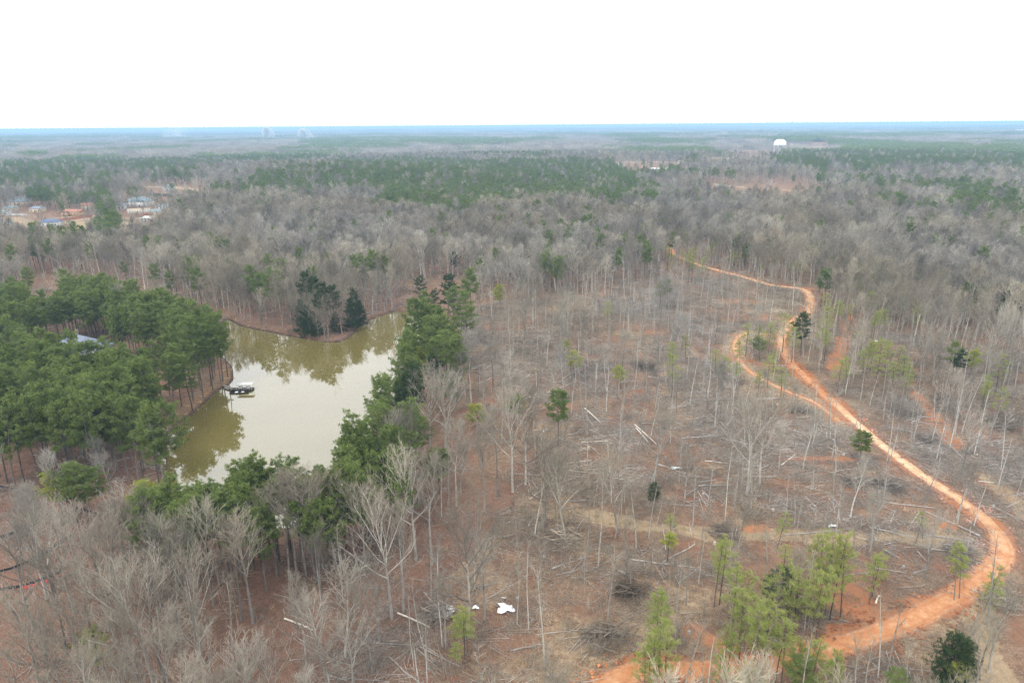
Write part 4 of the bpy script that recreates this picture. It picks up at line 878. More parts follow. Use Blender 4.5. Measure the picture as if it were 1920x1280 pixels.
ok = (rng.random(X.shape) < np.clip(stw * 1.1 + .06, 0, 1) * np.clip(1.1 - cla, 0, 1) + .5 * (pd_ < 4)) & shore_ok(X, Y, -.1) & road_ok(X, Y, 2.6); X, Y = X[ok], Y[ok]; n = len(X)
scatter('dry_grass', 'tufts of tan dry grass along the tracks and the pond bank', 'grass', np.stack([X, Y, terrain(X, Y)], 1), rng.integers(0, 2, n), rng.random(n) * 6.28, rng.uniform(.5, 1.2, n), [tuft_mesh(740).mesh('tuft', M['dry_grass']), tuft_mesh(741, 16, .9).mesh('tuft', M['dry_grass'])])
g = np.random.default_rng(745); CL = []
for i in range(3):
    n = 7; c = np.stack([g.normal(0, .5, n), g.normal(0, .5, n), g.uniform(0, .08, n)], 1); mb = MB()
    for q in c:
        v = nrm(np.array([(1, 0, 0), (0, 1, 0), (-1, 0, 0), (0, -1, 0), (0, 0, 1), (.7, .7, .5), (-.7, .6, .6), (.5, -.8, .5)], float)) * g.uniform(.07, .24) * g.uniform(.6, 1.3, (8, 1))
        mb.add(v + q, [(0, 5, 4), (5, 1, 4), (1, 6, 4), (6, 2, 4), (2, 3, 4), (3, 7, 4), (7, 0, 4)])
    CL.append(mb.mesh('clods', M['clods']))
X, Y = grid(60, 420, 1.3, .5); dr, _ = seg_dist(X, Y, ROAD2); wd = np.interp(np.hypot(X, Y), [90, 150, 250, 400], [2.6, 2.1, 1.7, 2.0]) 
ok = (np.abs(dr - wd - .5) < .9) & (rng.random(X.shape) < .55) | (dr < wd + 3) & (dr > wd) & (rng.random(X.shape) < .1); X, Y = X[ok], Y[ok]; n = len(X)
scatter('clay_clods', 'lumps of red clay ploughed up along the dirt road', 'rubble', np.stack([X, Y, terrain(X, Y) + .03], 1), rng.integers(0, 3, n), rng.random(n) * 6.28, rng.uniform(.6, 1.7, n), CL)
# logs lying singly
LOGV = []
for i, (L, r) in enumerate([(7, .13), (9, .17), (5, .12), (11, .15), (6, .2), (8, .1)]):
    mb = MB(); rr = random.Random(800 + i); P = [np.array([t * L - L / 2, rr.gauss(0, .08), r * .7]) for t in np.linspace(0, 1, 6)]
    mb.path(P, r * (1 - .45 * np.linspace(0, 1, 6)), 7, 0, True)
    for k in range(3 + i % 3):
        q = P[rr.randint(2, 5)]; d = nrm(np.array([rr.uniform(.2, .8), rr.choice((-1, 1)) * rr.uniform(.4, .9), rr.uniform(.1, .6)])); mb.segs([q], [q + d * rr.uniform(.6, 2)], [.035], [.012], 4)
    LOGV.append((['medium grey', 'thick', 'short', 'long', 'stout short', 'thin branchy'][i], mb))
LOGM = [(tr, mb.mesh('fallen_log', M['log']), mb.mesh('fallen_log', M['pale_log'])) for tr, mb in LOGV]
X, Y = grid(60, 330, 5.2, .5); cl = in_poly(X, Y, CLEAR); ok = cl & (rng.random(X.shape) < .22 + .4 * (fbm(X, Y, 16, 77) > .55)) & road_ok(X, Y, 6)
lg = [(x, y, int(rng.integers(6))) for x, y in zip(X[ok], Y[ok])]; near_l, _ = split(lg, 220)
labs = make_labels([(x, y, LOGM[v][0]) for x, y, v in near_l], 'fallen log')
for (x, y, v), lab in zip(near_l, labs):
    o = link('fallen_log', LOGM[v][1]); rz = rng.normal(0, .7) + (0 if rng.random() < .7 else 1.3); o.location = (x, y, tz(x, y)); o.rotation_euler = (0, rng.normal(0, .03), rz); s = rng.uniform(.7, 1.1); o.scale = (s, s, s)
    tag(o, lab, 'log', 'grey logs lying in the thinned wood')
for (px, py, ln, rz, up, lab) in [(1110, 786, 6.5, -.9, .35, 'bleached log leaning at a slant in the midslope clearing'), (1209, 825, 8, -.85, .4, 'long bleached log propped on a forked grey tree'), (1203, 822, 6, -1.15, .3, 'shorter bleached log crossing the long propped one'), (560, 1172, 6, -.45, .02, 'pale bare log at the foot of the leaf-strewn slope'),
                              (775, 1165, 6.5, -.5, .05, 'pale snapped trunk lying left of the white plastic sheets'), (1830, 858, 1.5, 1.2, .7, 'tiny white stump end in the slash right of the track'), (1115, 829, 7, .1, .0, 'bleached log lying level below the slanted one'), (1385, 1148, 4, .6, .1, 'pale log end pointing up beside the thin young pines'), (1645, 1126, 3, .9, .1, 'pale log half buried in red clay')]:
    mb = MB(); P = [np.array([t * ln - ln / 2, .1 * math.sin(3 * t), .2]) for t in np.linspace(0, 1, 5)]; mb.path(P, .17 * (1 - .35 * np.linspace(0, 1, 5)), 7, 0, True)
    x, y = hit(px, py); o = link('bleached_log', mb.mesh('bleached_log', M['pale_log'])); o.location = (x, y, tz(x, y) + ln * .5 * math.sin(up)); o.rotation_euler = (0, up, rz); tag(o, lab, 'log')
# heaps of pushed-up slash
HEAPS = [(1700, 778, 5, 'spiky fan of grey branches heaped left of the tan track'), (1890, 785, 8, 'large dark slash heap beyond the tan track'), (1880, 800, 6, 'layered pale logs stacked below the dark slash heap'), (1740, 825, 4, 'low grey slash pile above the pale road'), (1665, 912, 5, 'dark twiggy slash heap below the pale road'),
         (1460, 588, 5, 'slash pile below the upper road fork, right one'), (1410, 590, 5, 'slash pile below the upper road fork, middle one'), (1350, 575, 6, 'slash pile below the upper road fork, left one'), (1740, 562, 5, 'pale log pile beyond the straw spur'), (1600, 700, 5, 'grey brush pile right of the upper red road'), (1500, 770, 4, 'tangled grey brush pile left of the upper red road'),
         (1360, 620, 5, 'wind-thrown branches left of the small dirt loop'), (1210, 690, 5, 'grey branch heap in the midslope clearing'), (1360, 1000, 4, 'loose slash row below the straw track'), (1140, 1195, 6, 'long grey slash pile above the orange road end'), (1600, 905, 4, 'small slash heap beside the cut bank'),
         (820, 1155, 3.5, 'dark brush heap beneath the plastic sheets'), (1060, 1010, 4, 'dark slash mound left of the straw track'), (1800, 1035, 4, 'branch tangle above the lower road bend'), (1500, 1140, 4, 'grey slash among the thin young pines'), (1180, 1110, 4, 'low grey slash mound above the green sapling'), (1880, 1130, 4, 'fallen limbs beside the lower road bend'), (950, 720, 3.5, 'small grey slash pile on the brown slope')]
for i, (px, py, R0, lab) in enumerate(HEAPS):
    x, y = hit(px, py); g = np.random.default_rng(850 + i); o = thing('slash_pile', lab, 'brush pile', (x, y, tz(x, y)), 0, 'heaps of logging slash')
    mb = slash_mesh(860 + i, n=340, R0=R0 * .66, zt=1.7, r=(.02, .07), L=(1, 3.6), flat_=.35); n = 13; c = np.stack([g.normal(0, R0 * .3, n), g.normal(0, R0 * .25, n), g.uniform(.2, 1.5, n)], 1); a = g.normal(0, .35, n); d = nrm(np.stack([np.cos(a), np.sin(a), g.normal(0, .2, n)], 1)); l = g.uniform(3, 7, n)[:, None] / 2
    mb.segs(c - d * l, c + g.normal(0, .15, (n, 3)), .13, .10, 6); mb.segs(c, c + d * l * g.uniform(.5, 1, (n, 1)), .10, .05, 6); link('branches', mb.mesh('branches', M['slash']), o)
# stumps
STM = []
for i in range(3):
    mb = MB(); mb.path([(0, 0, -.2), (0, 0, .1), (0, 0, .3), (0, 0, .45)], [.42, .3, .25, .24], 9, 0, True); STM.append(mb.mesh('tree_stump', M['log']))
X, Y = grid(60, 230, 9, .5); cl = in_poly(X, Y, CLEAR) & road_ok(X, Y, 5) & (rng.random(X.shape) < .35); st_ = [(x, y, 'low sawn') for x, y in zip(X[cl], Y[cl]) if in_view(x, y, 1)][:60]
for (x, y, _), lab in zip(st_, make_labels(st_, 'tree stump')):
    o = link('tree_stump', STM[int(rng.integers(3))]); o.location = (x, y, tz(x, y)); tag(o, lab, 'stump', 'sawn stumps in the thinned wood')

# ------------------------------------------------------------------ plastic sheets, fences, little things near the camera
def sheet(px, py, sx, sy, seed, lab, rz=0, m=None):
    m = m or ('sheet' if seed in (2, 3, 4, 5, 10, 11) else 'old_sheet')
    if seed not in (2, 4, 6): sx *= .65; sy *= .65
    x, y = hit(px, py); n = 15; g = np.random.default_rng(seed); u = np.linspace(-1, 1, n); V = []
    for j in range(n):
        for i in range(n):
            a = math.atan2(u[j], u[i]); k = 1 + .28 * math.sin(3 * a + seed) + .15 * math.sin(5 * a + 2 * seed)
            X_ = u[i] * sx * k; Y_ = u[j] * sy * k; V.append((X_, Y_, .18 + .32 * float(vnoise(X_ * 3, Y_ * 3, 1.6, seed))))
    f = [(j * n + i, j * n + i + 1, (j + 1) * n + i + 1, (j + 1) * n + i) for j in range(n - 1) for i in range(n - 1)]
    mb = MB(); mb.add(V, f); me = mb.mesh('plastic_sheet', M[m]); o = link('plastic_sheet', me); md = o.modifiers.new('thick', 'SOLIDIFY'); md.thickness = .02
    o.location = (x, y, tz(x, y) + .1); o.rotation_euler = (0, 0, rz); tag(o, lab, 'plastic sheet')
sheet(948, 1143, 1.25, 1.0, 2, 'bright white crumpled plastic sheet, the largest and brightest')
sheet(945, 1124, .6, .2, 5, 'thin white plastic strip beyond the largest sheet')
sheet(892, 1141, .7, .5, 3, 'small whitish plastic scrap in the brush between larger sheets')
sheet(836, 1144, 1.4, .35, 4, 'long pale plastic sheet draped over dark brush', .2)
sheet(838, 1153, .9, .6, 6, 'bluish-white plastic bunched under the draped sheet')
sheet(1268, 880, 1.6, .8, 8, 'pale grey plastic pile beside a leaning grey tree')
sheet(1560, 988, 1.2, .5, 9, 'pale rubble-like plastic scrap above the young pines')
sheet(1603, 629, .8, .6, 10, 'small white scrap beside the red clay patch')
sheet(1643, 641, .7, .5, 11, 'small white scrap just right of the red clay patch scrap')
sheet(1708, 663, .7, .5, 12, 'small white scrap among the young pines past the road')
sheet(1900, 745, .9, .5, 13, 'small white scrap above the dark slash heap')
sheet(338, 803, .9, .35, 14, 'white debris washed up on the brown pond bank')
sheet(108, 979, .9, .6, 15, 'small white tarp lump between the silt fences')
def ribbon_fence(name, lab, pts_px, hgt, material, cat, step=2.5):
    L = smooth_line(G(pts_px), 1.2); o = thing(name, lab, cat, (L[0][0], L[0][1], tz(*L[0]))); bx, by, bz = o.location
    P = np.array([(p[0] - bx, p[1] - by, tz(p[0], p[1]) - bz) for p in L]); n = len(P); g = np.random.default_rng(len(P))
    top = P + np.stack([g.normal(0, .08, n), g.normal(0, .08, n), hgt * (.85 + .25 * g.random(n))], 1); bot = P - [0, 0, .1]
    N = np.cross(np.gradient(P, axis=0), [0, 0, 1.]); N = nrm(N) * .02
    V = np.concatenate([bot - N, top - N, bot + N, top + N]); i = np.arange(n - 1)
    mb = MB(); mb.add(V, np.concatenate([np.stack([i, i + 1, i + 1 + n, i + n], 1), np.stack([i + 2 * n + 1, i + 2 * n, i + 3 * n, i + 3 * n + 1], 1), np.stack([i + n, i + n + 1, i + 1 + 3 * n, i + 3 * n], 1)]))
    link('fabric', mb.mesh('fabric', M[material]), o)
    acc = 0
    for k in range(0, n, 3):
        mb = MB(); q = P[k] + N[k] * 3; mb.segs([q - [0, 0, .2]], [q + [0, 0, hgt + .3]], [.035], [.03], 4); link('post', mb.mesh('post', M['canvas']), o)
ribbon_fence('silt_fence', 'black silt fence curving below the tall pines', [(-60, 908), (0, 914), (40, 919), (75, 925), (110, 932), (140, 950), (175, 962), (190, 968)], .55, 'black_fabric', 'fence')
ribbon_fence('silt_fence', 'black silt fence branching down from the curved one', [(143, 952), (148, 966), (150, 985)], .55, 'black_fabric', 'fence')
ribbon_fence('silt_fence', 'short black silt fence at the picture edge by grey trees', [(-60, 1020), (0, 1008), (30, 998), (52, 982), (70, 958)], .55, 'black_fabric', 'fence')
ribbon_fence('silt_fence', 'long black silt fence running diagonally up the slope', [(-60, 1082), (0, 1072), (40, 1060), (80, 1040), (110, 1020), (138, 1002)], .55, 'black_fabric', 'fence')
ribbon_fence('silt_fence', 'lowest black silt fence passing behind the red mesh', [(-60, 1115), (0, 1106), (30, 1102), (60, 1095), (95, 1082), (130, 1066)], .55, 'black_fabric', 'fence')
ribbon_fence('barrier_fence', 'bright red plastic barrier mesh on the lower slope', [(40, 1104), (60, 1100), (80, 1094), (100, 1088), (120, 1076), (136, 1068)], .6, 'red_mesh', 'fence')
# tan board box seen through the dam pines
x, y = hit(318, 966); o = thing('sluice_box', 'small pale wooden sluice box lying on the dam behind pines', 'box', (x, y, tz(x, y)), -.5)
mb = MB(); mb.box(-1.2, 1.2, -.5, .5, 0, .5); link('body', mb.mesh('body', M['canvas']), o); mb = MB(); mb.box(-1.25, 1.25, -.55, .55, .503, .58); link('lid', mb.mesh('lid', M['pale_log']), o)
x, y = hit(301, 866); mb = MB(); mb.path([(0, 0, -.3), (0, 0, 1), (0, 0, 2.4), (0, 0, 2.5)], [.28, .28, .28, .1], 10, 0, True); o = link('drain_pipe', mb.mesh('drain_pipe', M['sheet'])); o.location = (x, y, tz(x, y)); tag(o, 'pale upright drain pipe at the pond corner', 'pipe')

# ------------------------------------------------------------------ dock and boats
dx, dy = flat(455, 731); dk = thing('covered_dock', 'small dock with a flat white canopy reaching into the pond', 'dock', (dx, dy, 0), R(2))
mb = MB()
for k in range(14): mb.box(-3.4 + k * .49, -3.4 + k * .49 + .44, -1.1, 1.1, .42, .50)
link('deck', mb.mesh('deck', M['dark_deck']), dk)
mb = MB(); mb.box(-3.4, 3.4, -1.12, -1.0, .1, .418); mb.box(-3.4, 3.4, 1.0, 1.12, .1, .418)
for x in (-2.6, 0, 2.6): mb.box(x - .6, x + .6, -.95, .95, -.2, .30)
link('float', mb.mesh('float', M['dark']), dk)
mb = MB(); mb.box(-1.6, 3.4, -1.0, 1.0, 2.2, 2.24); mb.box(-1.7, 3.5, -1.08, 1.08, 2.243, 2.27); link('canopy', mb.mesh('canopy', M['wall_white']), dk)
for x in (-1.5, .8, 3.2):
    for y in (-1.0, 1.0): mb = MB(); mb.path([(x, y * .9, .3), (x, y * .9, 1.4), (x, y * .9, 2.19)], .04, 6); link('post', mb.mesh('post', M['white']), dk)
for x in (-.6, 1.8):
    b = thing('bench', None, None, (0, 0, 0)); b.parent = dk; del_ = None
    mb = MB(); mb.box(x - .6, x + .6, -.5, .3, .85, .93); mb.box(x - .6, x + .6, .3, .38, .85, 1.3); mb.box(x - .5, x - .4, -.4, .25, .5, .85); mb.box(x + .4, x + .5, -.4, .25, .5, .85); 
    bpy.data.objects.remove(b); link('bench', mb.mesh('bench', M['white']), dk)
gx = np.array(hit(418, 723)); g0 = np.array([dx - 3.3, dy]); L = np.linalg.norm(gx - g0); a = math.atan2(gx[1] - g0[1], gx[0] - g0[0])
gw = thing('gangway', 'narrow sloping wooden gangway joining the bank to the dock', 'gangway', (g0[0], g0[1], 0), a)
mb = MB(); z1 = tz(*gx) + .12; z0 = .52
nn = int(L / .3)
for k in range(nn):
    t = (k + .5) / nn; zz = z0 + (z1 - z0) * t; mb.box(t * L - .13, t * L + .13, -.55, .55, zz, zz + .05)
link('planks', mb.mesh('planks', M['deck']), gw); mb = MB(); mb.segs([(0, -.5, z0 - .06), (0, .5, z0 - .06)], [(L, -.5, z1 - .06), (L, .5, z1 - .06)], .06, .06, 4); link('beams', mb.mesh('beams', M['dark']), gw)
def boat(px, py, rz, L, lab):
    x, y = flat(px, py); o = thing('rowing_boat', lab, 'boat', (x, y, 0), rz)
    mb = MB(); n = 11; out = []; inn = []; W = .75
    for i in range(n):
        t = i / (n - 1); wdt = W * (1 - max(0, (t - .6) / .4) ** 2 * .85); xx = (t - .5) * L; sh = .38 + .16 * t ** 2
        ring = [(xx, -wdt, sh), (xx, -wdt * .85, -.1), (xx, wdt * .85, -.1), (xx, wdt, sh)]; rin = [(xx * .97, -wdt + .07, sh), (xx * .97, -wdt * .85 + .07, .02), (xx * .97, wdt * .85 - .07, .02), (xx * .97, wdt - .07, sh)]
        out.append(ring); inn.append(rin)
    V = np.array(out + inn).reshape(-1, 3); q = []
    for i in range(n - 1):
        for k in range(3): q.append((i * 4 + k, i * 4 + k + 1, i * 4 + 5 + k, i * 4 + 4 + k)); m_ = n * 4; q.append((m_ + i * 4 + k + 1, m_ + i * 4 + k, m_ + i * 4 + 4 + k, m_ + i * 4 + 5 + k))
        for k in (0, 3): q.append((i * 4 + k, i * 4 + 4 + k, n * 4 + i * 4 + 4 + k, n * 4 + i * 4 + k))
    for e in (0, n - 1): q.append((e * 4, e * 4 + 1, e * 4 + 2, e * 4 + 3)); q.append((n * 4 + e * 4, n * 4 + e * 4 + 1, n * 4 + e * 4 + 2, n * 4 + e * 4 + 3))
    mb.add(V, q); link('hull', mb.mesh('hull', M['dark']), o)
    for xx in (-.15 * L, .18 * L): mb = MB(); mb.box(xx - .45, xx + .45, -.62, .62, .30, .36); link('seat', mb.mesh('seat', M['white']), o)
boat(449, 736.5, R(1), 5.8, 'dark open boat with two white seats moored along the dock')

# ------------------------------------------------------------------ buildings
def house(px, py, rz, W, D, H, roof, wall, lab, pitch=.45, name='house', hip=True, wing=None, nwin=4, cat='house', storeys=1, garage=False, loc=None, deck_=False):
    if loc is None and name == 'house': W, D, H = W * .88, D * .85, H * .88; wing = tuple(v * .88 for v in wing) if wing else None
    x, y = loc or hit(px, py); o = thing(name, lab, cat, (x, y, tz(x, y)), rz)
    mb = MB(); w2, d2 = W / 2, D / 2; mb.box(-w2, w2, -d2, d2, -1.2, H)
    if wing: mb.box(wing[0], wing[1], -d2 - wing[2], -d2 + .4, -1.2, H * .95)
    if not hip:
        rh = D / 2 * pitch
        for s in (-1, 1): mb.add([(s * w2, -d2, H), (s * w2, d2, H), (s * w2, 0, H + rh)], [(0, 1, 2)])
    link('wall', mb.mesh('wall', M[wall]), o)
    mb = MB(); e = .5; rh = (D / 2 + e) * pitch; hx = (w2 + e - (d2 + e) * (.85 if hip else 0)) if hip else w2 + e
    zb = H + .02
    V = [(-w2 - e, -d2 - e, zb), (w2 + e, -d2 - e, zb), (w2 + e, d2 + e, zb), (-w2 - e, d2 + e, zb), (-hx, 0, zb + rh), (hx, 0, zb + rh)]
    mb.add(V, [(0, 1, 5, 4), (2, 3, 4, 5)]); mb.add(V, [(1, 2, 5), (3, 0, 4)]); mb.add(V, [(3, 2, 1, 0)])
    if wing:
        a, b, dd = wing; c = (a + b) / 2; hw = (b - a) / 2 + e; r2 = hw * pitch * 1.05; zw = zb + .05
        V = [(a - e, -d2 - dd - e, zw), (b + e, -d2 - dd - e, zw), (b + e, -d2 + 2.5, zw), (a - e, -d2 + 2.5, zw), (c, -d2 - dd - e, zw + r2), (c, -d2 + 3.5, zw + r2)]
        mb.add(V, [(1, 2, 5, 4), (3, 0, 4, 5), (3, 2, 1, 0)]); mb.add(V, [(0, 1, 4), (2, 3, 5)])
    rf = link('roof', mb.mesh('roof', M[roof]), o)
    mb = MB(); mb.box(-w2 * .45 - .5, -w2 * .45 + .5, .8, 1.7, H + .3, H + rh + 1.3); link('chimney', mb.mesh('chimney', M['chimney_brick']), rf)
    hs = H / storeys
    for f in range(storeys):
        for k in range(nwin):
            xx = -w2 + W * (k + .5) / nwin
            if wing and wing[0] - 1 < xx < wing[1] + 1: continue
            mb = MB(); z0 = f * hs + hs * .32; mb.box(xx - .65, xx + .65, -d2 - .08, -d2 + .02, z0, z0 + 1.4); fo = link('window', mb.mesh('window', M['white']), o)
            mb = MB(); mb.box(xx - .55, xx + .55, -d2 - .10, -d2 - .083, z0 + .1, z0 + 1.3); link('pane', mb.mesh('pane', M['glass']), fo)
    yy = -d2 - (wing[2] if wing else 0); cx = (wing[0] + wing[1]) / 2 if wing else 0
    mb = MB(); mb.box(cx - (1.6 if garage else .55), cx + (1.6 if garage else .55), yy - .07, yy + .02, 0, 2.2); link('door', mb.mesh('door', M['white' if garage else 'dark']), o)
    if deck_: mb = MB(); mb.box(w2 * .2, w2 * .95, -d2 - 3.4, -d2 - .15, 2.4, 2.6); link('porch_deck', mb.mesh('porch_deck', M['white']), o)
    return o
house(0, 0, R(-28), 17, 13, 4.2, 'roof_grey', 'wall_white', 'lake house with grey metal roof hidden among tall green pines', .55, wing=(2, 7.5, 3.0), loc=HOUSE_C, hip=True)
house(95, 424, R(8), 18, 12, 4.5, 'roof_blue', 'wall_white', 'white house with a deep blue hipped roof behind the grey woods', .42, nwin=5)
house(142, 404, R(-12), 20, 11, 4.5, 'roof_red', 'wall_orange', 'unfinished house with bare orange sheathing and rust red roof', .38, hip=False, wing=(-9, -3, 4), nwin=5)
house(167, 394, R(12), 12, 9, 5.5, 'roof_red', 'wall_cream', 'small rust-roofed house just behind the unfinished orange one', .5, hip=False, nwin=3)
house(264, 386, R(-8), 26, 15, 6.2, 'roof_slate', 'wall_white', 'large two storey white house with grey-green hipped roof', .6, wing=(3, 10, 4), nwin=6, storeys=2)
house(311, 392, R(-15), 17, 11, 3.6, 'roof_slate', 'wall_white', 'low white house with pale slate roof next to the large white house', .4, nwin=4, garage=True)
house(38, 385, R(10), 20, 12, 5, 'roof_slate', 'wall_cream', 'cream house with a tall grey roof at the wood edge', .8, nwin=4)
house(8, 403, R(0), 13, 9, 3.8, 'roof_slate', 'wall_white', 'pale house half cut off by the picture edge', .35, nwin=3)
house(115, 363, R(0), 10, 7, 3.5, 'wall_white', 'wall_white', 'small white shed roof showing between dark pines', .35, nwin=2, name='shed', cat='shed')
house(318, 357, R(-10), 14, 10, 5, 'roof_slate', 'wall_white', 'pale house standing beyond the dark fence on the hill', .6, nwin=3)
house(331, 285, R(0), 22, 12, 5, 'wall_white', 'wall_white', 'tiny white building alone in the far grey woods', .3, nwin=3)
house(88, 440, R(5), 12, 6, 2.6, 'wall_white', 'wall_white', 'small white shed in the trees below the blue roof', .3, nwin=2, name='shed', cat='shed')
for px, py, rz_, W, D, H, rf_, wl_, lab in ((22, 396, 6, 13, 9, 4, 'roof_slate', 'wall_cream', 'small tan house between the cream house and the picture edge'), (72, 398, -8, 14, 9, 4.5, 'roof_grey', 'wall_cream', 'tan house with a grey roof beyond the blue-roofed house'),
                                 (226, 392, 14, 12, 9, 4.5, 'roof_grey', 'wall_white', 'pale narrow house left of the large white house'), (292, 402, -10, 14, 9, 3.5, 'roof_slate', 'wall_cream', 'tan outbuilding at the right end of the brick retaining wall'),
                                 (190, 402, 20, 11, 8, 4, 'roof_grey', 'wall_white', 'small pale house right of the unfinished orange house'), (236, 426, 0, 12, 8, 3.2, 'wall_cream', 'wall_cream', 'low tan barn below the brick retaining wall'), (60, 372, -5, 13, 9, 4.5, 'roof_slate', 'wall_white', 'pale house half hidden behind dark pines on the left ridge'),
                                 (12, 424, 5, 12, 8, 3.2, 'roof_slate', 'wall_white', 'small white cottage at the picture edge below the pale house'), (275, 414, 8, 9, 7, 3, 'wall_white', 'wall_white', 'little white garden building below the red brick wall')):
    house(px, py, R(rz_), W, D, H, rf_, wl_, lab, .5, nwin=3)
# cream retaining wall with arches of bare frame, and red earth wall below the large white house
def long_wall(p0, p1, h, th, material, lab, name='retaining_wall', posts=0):
    a = np.array(hit(*p0)); b = np.array(hit(*p1)); L = np.linalg.norm(b - a); o = thing(name, lab, 'wall' if 'wall' in name else 'fence', (a[0], a[1], min(tz(*a), tz(*b))), math.atan2(b[1] - a[1], b[0] - a[0]))
    mb = MB(); mb.box(0, L, -th / 2, th / 2, -1, h); link('wall_body', mb.mesh('wall_body', M[material]), o)
    mb = MB(); mb.box(-.1, L + .1, -th / 2 - .1, th / 2 + .1, h + .003, h + .25); link('cap', mb.mesh('cap', M['wall_cream'] if posts else M[material]), o)
    for k in range(posts):
        mb = MB(); xx = (k + .5) * L / posts; mb.box(xx - .5, xx + .5, -th / 2 - .3, -th / 2 - .003, -1, h - .2); link('pilaster', mb.mesh('pilaster', M['wall_white']), o)
long_wall((240, 402), (284, 399), 5, 1.5, 'wall_cream', 'cream basement wall with pale pilasters below the large white house', posts=9)
long_wall((245, 409), (300, 400), 2.6, .8, 'red_clay_wall', 'red brick retaining wall along the tan terrace')
long_wall((104, 416), (172, 407), 2.2, .6, 'red_clay_wall', 'rusty red wall in front of the unfinished house')
long_wall((126, 402), (158, 401), 2, 1, 'wall_white', 'white foundation wall under the unfinished house')
long_wall((280, 366), (385, 372), 2.6, .3, 'black_fabric', 'long dark silt fence on the hill right of the large white house', 'boundary_fence')
long_wall((15, 404), (50, 404), 1.6, .8, 'wall_white', 'low white wall in front of the cream house')
for px, py, W, lab in ((1232, 320, 26, 'long low white building at the edge of the far green lawn'), (1252, 320, 14, 'short white building right of the long low one'), (1164, 320, 10, 'small white hut at the end of the far pine belt'),
                       (1280, 306, 20, 'white building at the right end of the far tan field'), (1376, 300, 46, 'wide pale building on the tan field near the water tower'), (1352, 353, 14, 'white shed beside the pale gravel lane'), (1160, 312, 12, 'small pale hut in the far tan field'), (1303, 325, 12, 'small white roof above the young woods')):
    house(px, py, R(4), W * .8, 10, 3.2, 'wall_white', 'wall_white', lab, .3, nwin=max(2, int(W / 7)), name='low_building', cat='building', hip=False)
house(1483, 280, R(0), 8, 12, 7, 'wall_white', 'red_clay_wall', 'steep-roofed red brick church right of the water tower', 1.6, nwin=2, name='church', cat='church', hip=False)
house(1916, 247, R(0), 90, 50, 12, 'white', 'wall_white', 'large white warehouse cut by the picture edge near the horizon', .15, nwin=8, name='warehouse', cat='warehouse', hip=False)
# water tower
x, y = hit(1461, 285); S = math.hypot(x, y) / 1280; wt_ = thing('water_tower', 'white multi-legged water tower standing above the far woods', 'water tower', (x, y, tz(x, y)))
Rt = 10.0 * S / 1.0; Z1 = 10 * S; 
prof = [(0.02, 20.6), (.35, 20.4), (.65, 19.5), (.88, 17.4), (.98, 15), (1.0, 12.6), (.985, 10.6), (.8, 9.4), (.4, 8.8), (.02, 8.6)]
prof = [(a * Rt, b * S) for a, b in prof]; n = 28; V = []; q = []
for i, (r_, z_) in enumerate(prof):
    for k in range(n): V.append((r_ * math.cos(k * 6.28318 / n), r_ * math.sin(k * 6.28318 / n), z_))
for i in range(len(prof) - 1):
    for k in range(n): q.append((i * n + k, (i + 1) * n + k, (i + 1) * n + (k + 1) % n, i * n + (k + 1) % n))
mb = MB(); mb.add(V, q); me = mb.mesh('tank', M['white']); me.polygons.foreach_set('use_smooth', np.ones(len(me.polygons), bool)); link('tank', me, wt_)
for k in range(8):
    a = k * math.pi / 4 + .2; mb = MB(); mb.path([(Rt * .97 * math.cos(a), Rt * .97 * math.sin(a), -2), (Rt * .97 * math.cos(a), Rt * .97 * math.sin(a), 5 * S), (Rt * .96 * math.cos(a), Rt * .96 * math.sin(a), 11.5 * S)], .075 * Rt, 8); link('leg', mb.mesh('leg', M['white']), wt_)
mb = MB(); mb.path([(0, 0, -2), (0, 0, 5 * S), (0, 0, 9 * S)], .10 * Rt, 10); link('riser', mb.mesh('riser', M['white']), wt_)
mb = MB(); an = np.linspace(0, 2 * math.pi, 33); mb.path([(Rt * 1.03 * math.cos(t), Rt * 1.03 * math.sin(t), 11.2 * S) for t in an], .02 * Rt, 4); link('walkway', mb.mesh('walkway', M['white']), wt_)

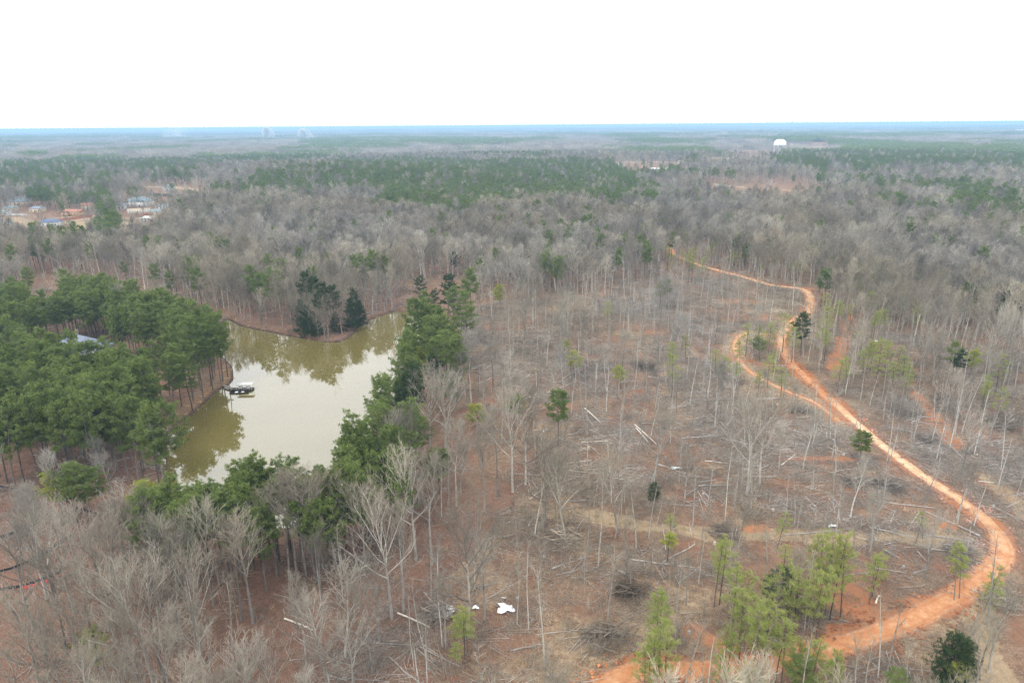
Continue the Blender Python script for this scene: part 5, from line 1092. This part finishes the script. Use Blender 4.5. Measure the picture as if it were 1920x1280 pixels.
# ------------------------------------------------------------------ smoke over the far woods
def smoke(px, py, w_, h_, lean, dens, lab, seed):
    x, y = hit(px, py); S = math.hypot(x, y) / 1280; m = bpy.data.materials.new('smoke'); m.use_nodes = True; nt = m.node_tree; nt.nodes.remove(nt.nodes['Principled BSDF'])
    v = nd(nt, 'VolumePrincipled'); v.inputs['Color'].default_value = (1, 1, 1, 1)
    tc = nd(nt, 'TexCoord'); nz_ = nd(nt, 'TexNoise'); nz_.inputs['Scale'].default_value = 2.2; nz_.inputs['Detail'].default_value = 4; nt.links.new(tc.outputs['Generated'], nz_.inputs['Vector'])
    nt.links.new(math_(nt, 'MULTIPLY', ramp(nt, nz_.outputs['Fac'], .42, .75), dens / (w_ * S)), v.inputs['Density']); nt.links.new(v.outputs[0], nt.nodes['Material Output'].inputs['Volume'])
    rr = random.Random(seed); mb = MB(); n = 12; K = 9
    P = [np.array([lean * S * h_ * (i / K) ** 1.4, 0, h_ * S * i / K]) for i in range(K + 1)]; rad = [w_ * S * .5 * (.15 + .85 * math.sin(min(1, (i + .3) / K * 1.15) * 2.4) + .1 * rr.random()) for i in range(K + 1)]; rad[-1] = .05
    mb.path(P, rad, n, 0, True); me = mb.mesh('smoke_plume', m); me.polygons.foreach_set('use_smooth', np.ones(len(me.polygons), bool)); o = link('smoke_plume', me); o.location = (x, y, tz(x, y) + 8)
    tag(o, lab, 'smoke', None, 'stuff')
smoke(512, 263, 20, 18, -.9, 14, 'white smoke rising from the far woods, the taller plume', 1)
smoke(586, 263, 20, 12, -2.2, 14, 'low white smoke drifting from the far woods', 2)
smoke(1488, 236, 4, 9, -.4, 8, 'faint thin smoke wisp at the horizon past the water tower', 3)
smoke(350, 262, 60, 20, -1.5, 1.6, 'broad faint veil of smoke over the far woods', 4)

# ------------------------------------------------------------------ haze
mb = MB(); mb.box(-62000, 62000, -61000, 62000, -30, CAM_Z + 9); hz = bpy.data.materials.new('haze'); hz.use_nodes = True; nt = hz.node_tree; nt.nodes.remove(nt.nodes['Principled BSDF'])
v = nd(nt, 'VolumePrincipled'); v.inputs['Color'].default_value = (.40, .64, .90, 1); v.inputs['Density'].default_value = .00016; v.inputs['Anisotropy'].default_value = 0
nt.links.new(v.outputs[0], nt.nodes['Material Output'].inputs['Volume'])
tag(link('haze', mb.mesh('haze', hz)), 'pale blue haze over the far woods', 'haze', None, 'stuff')
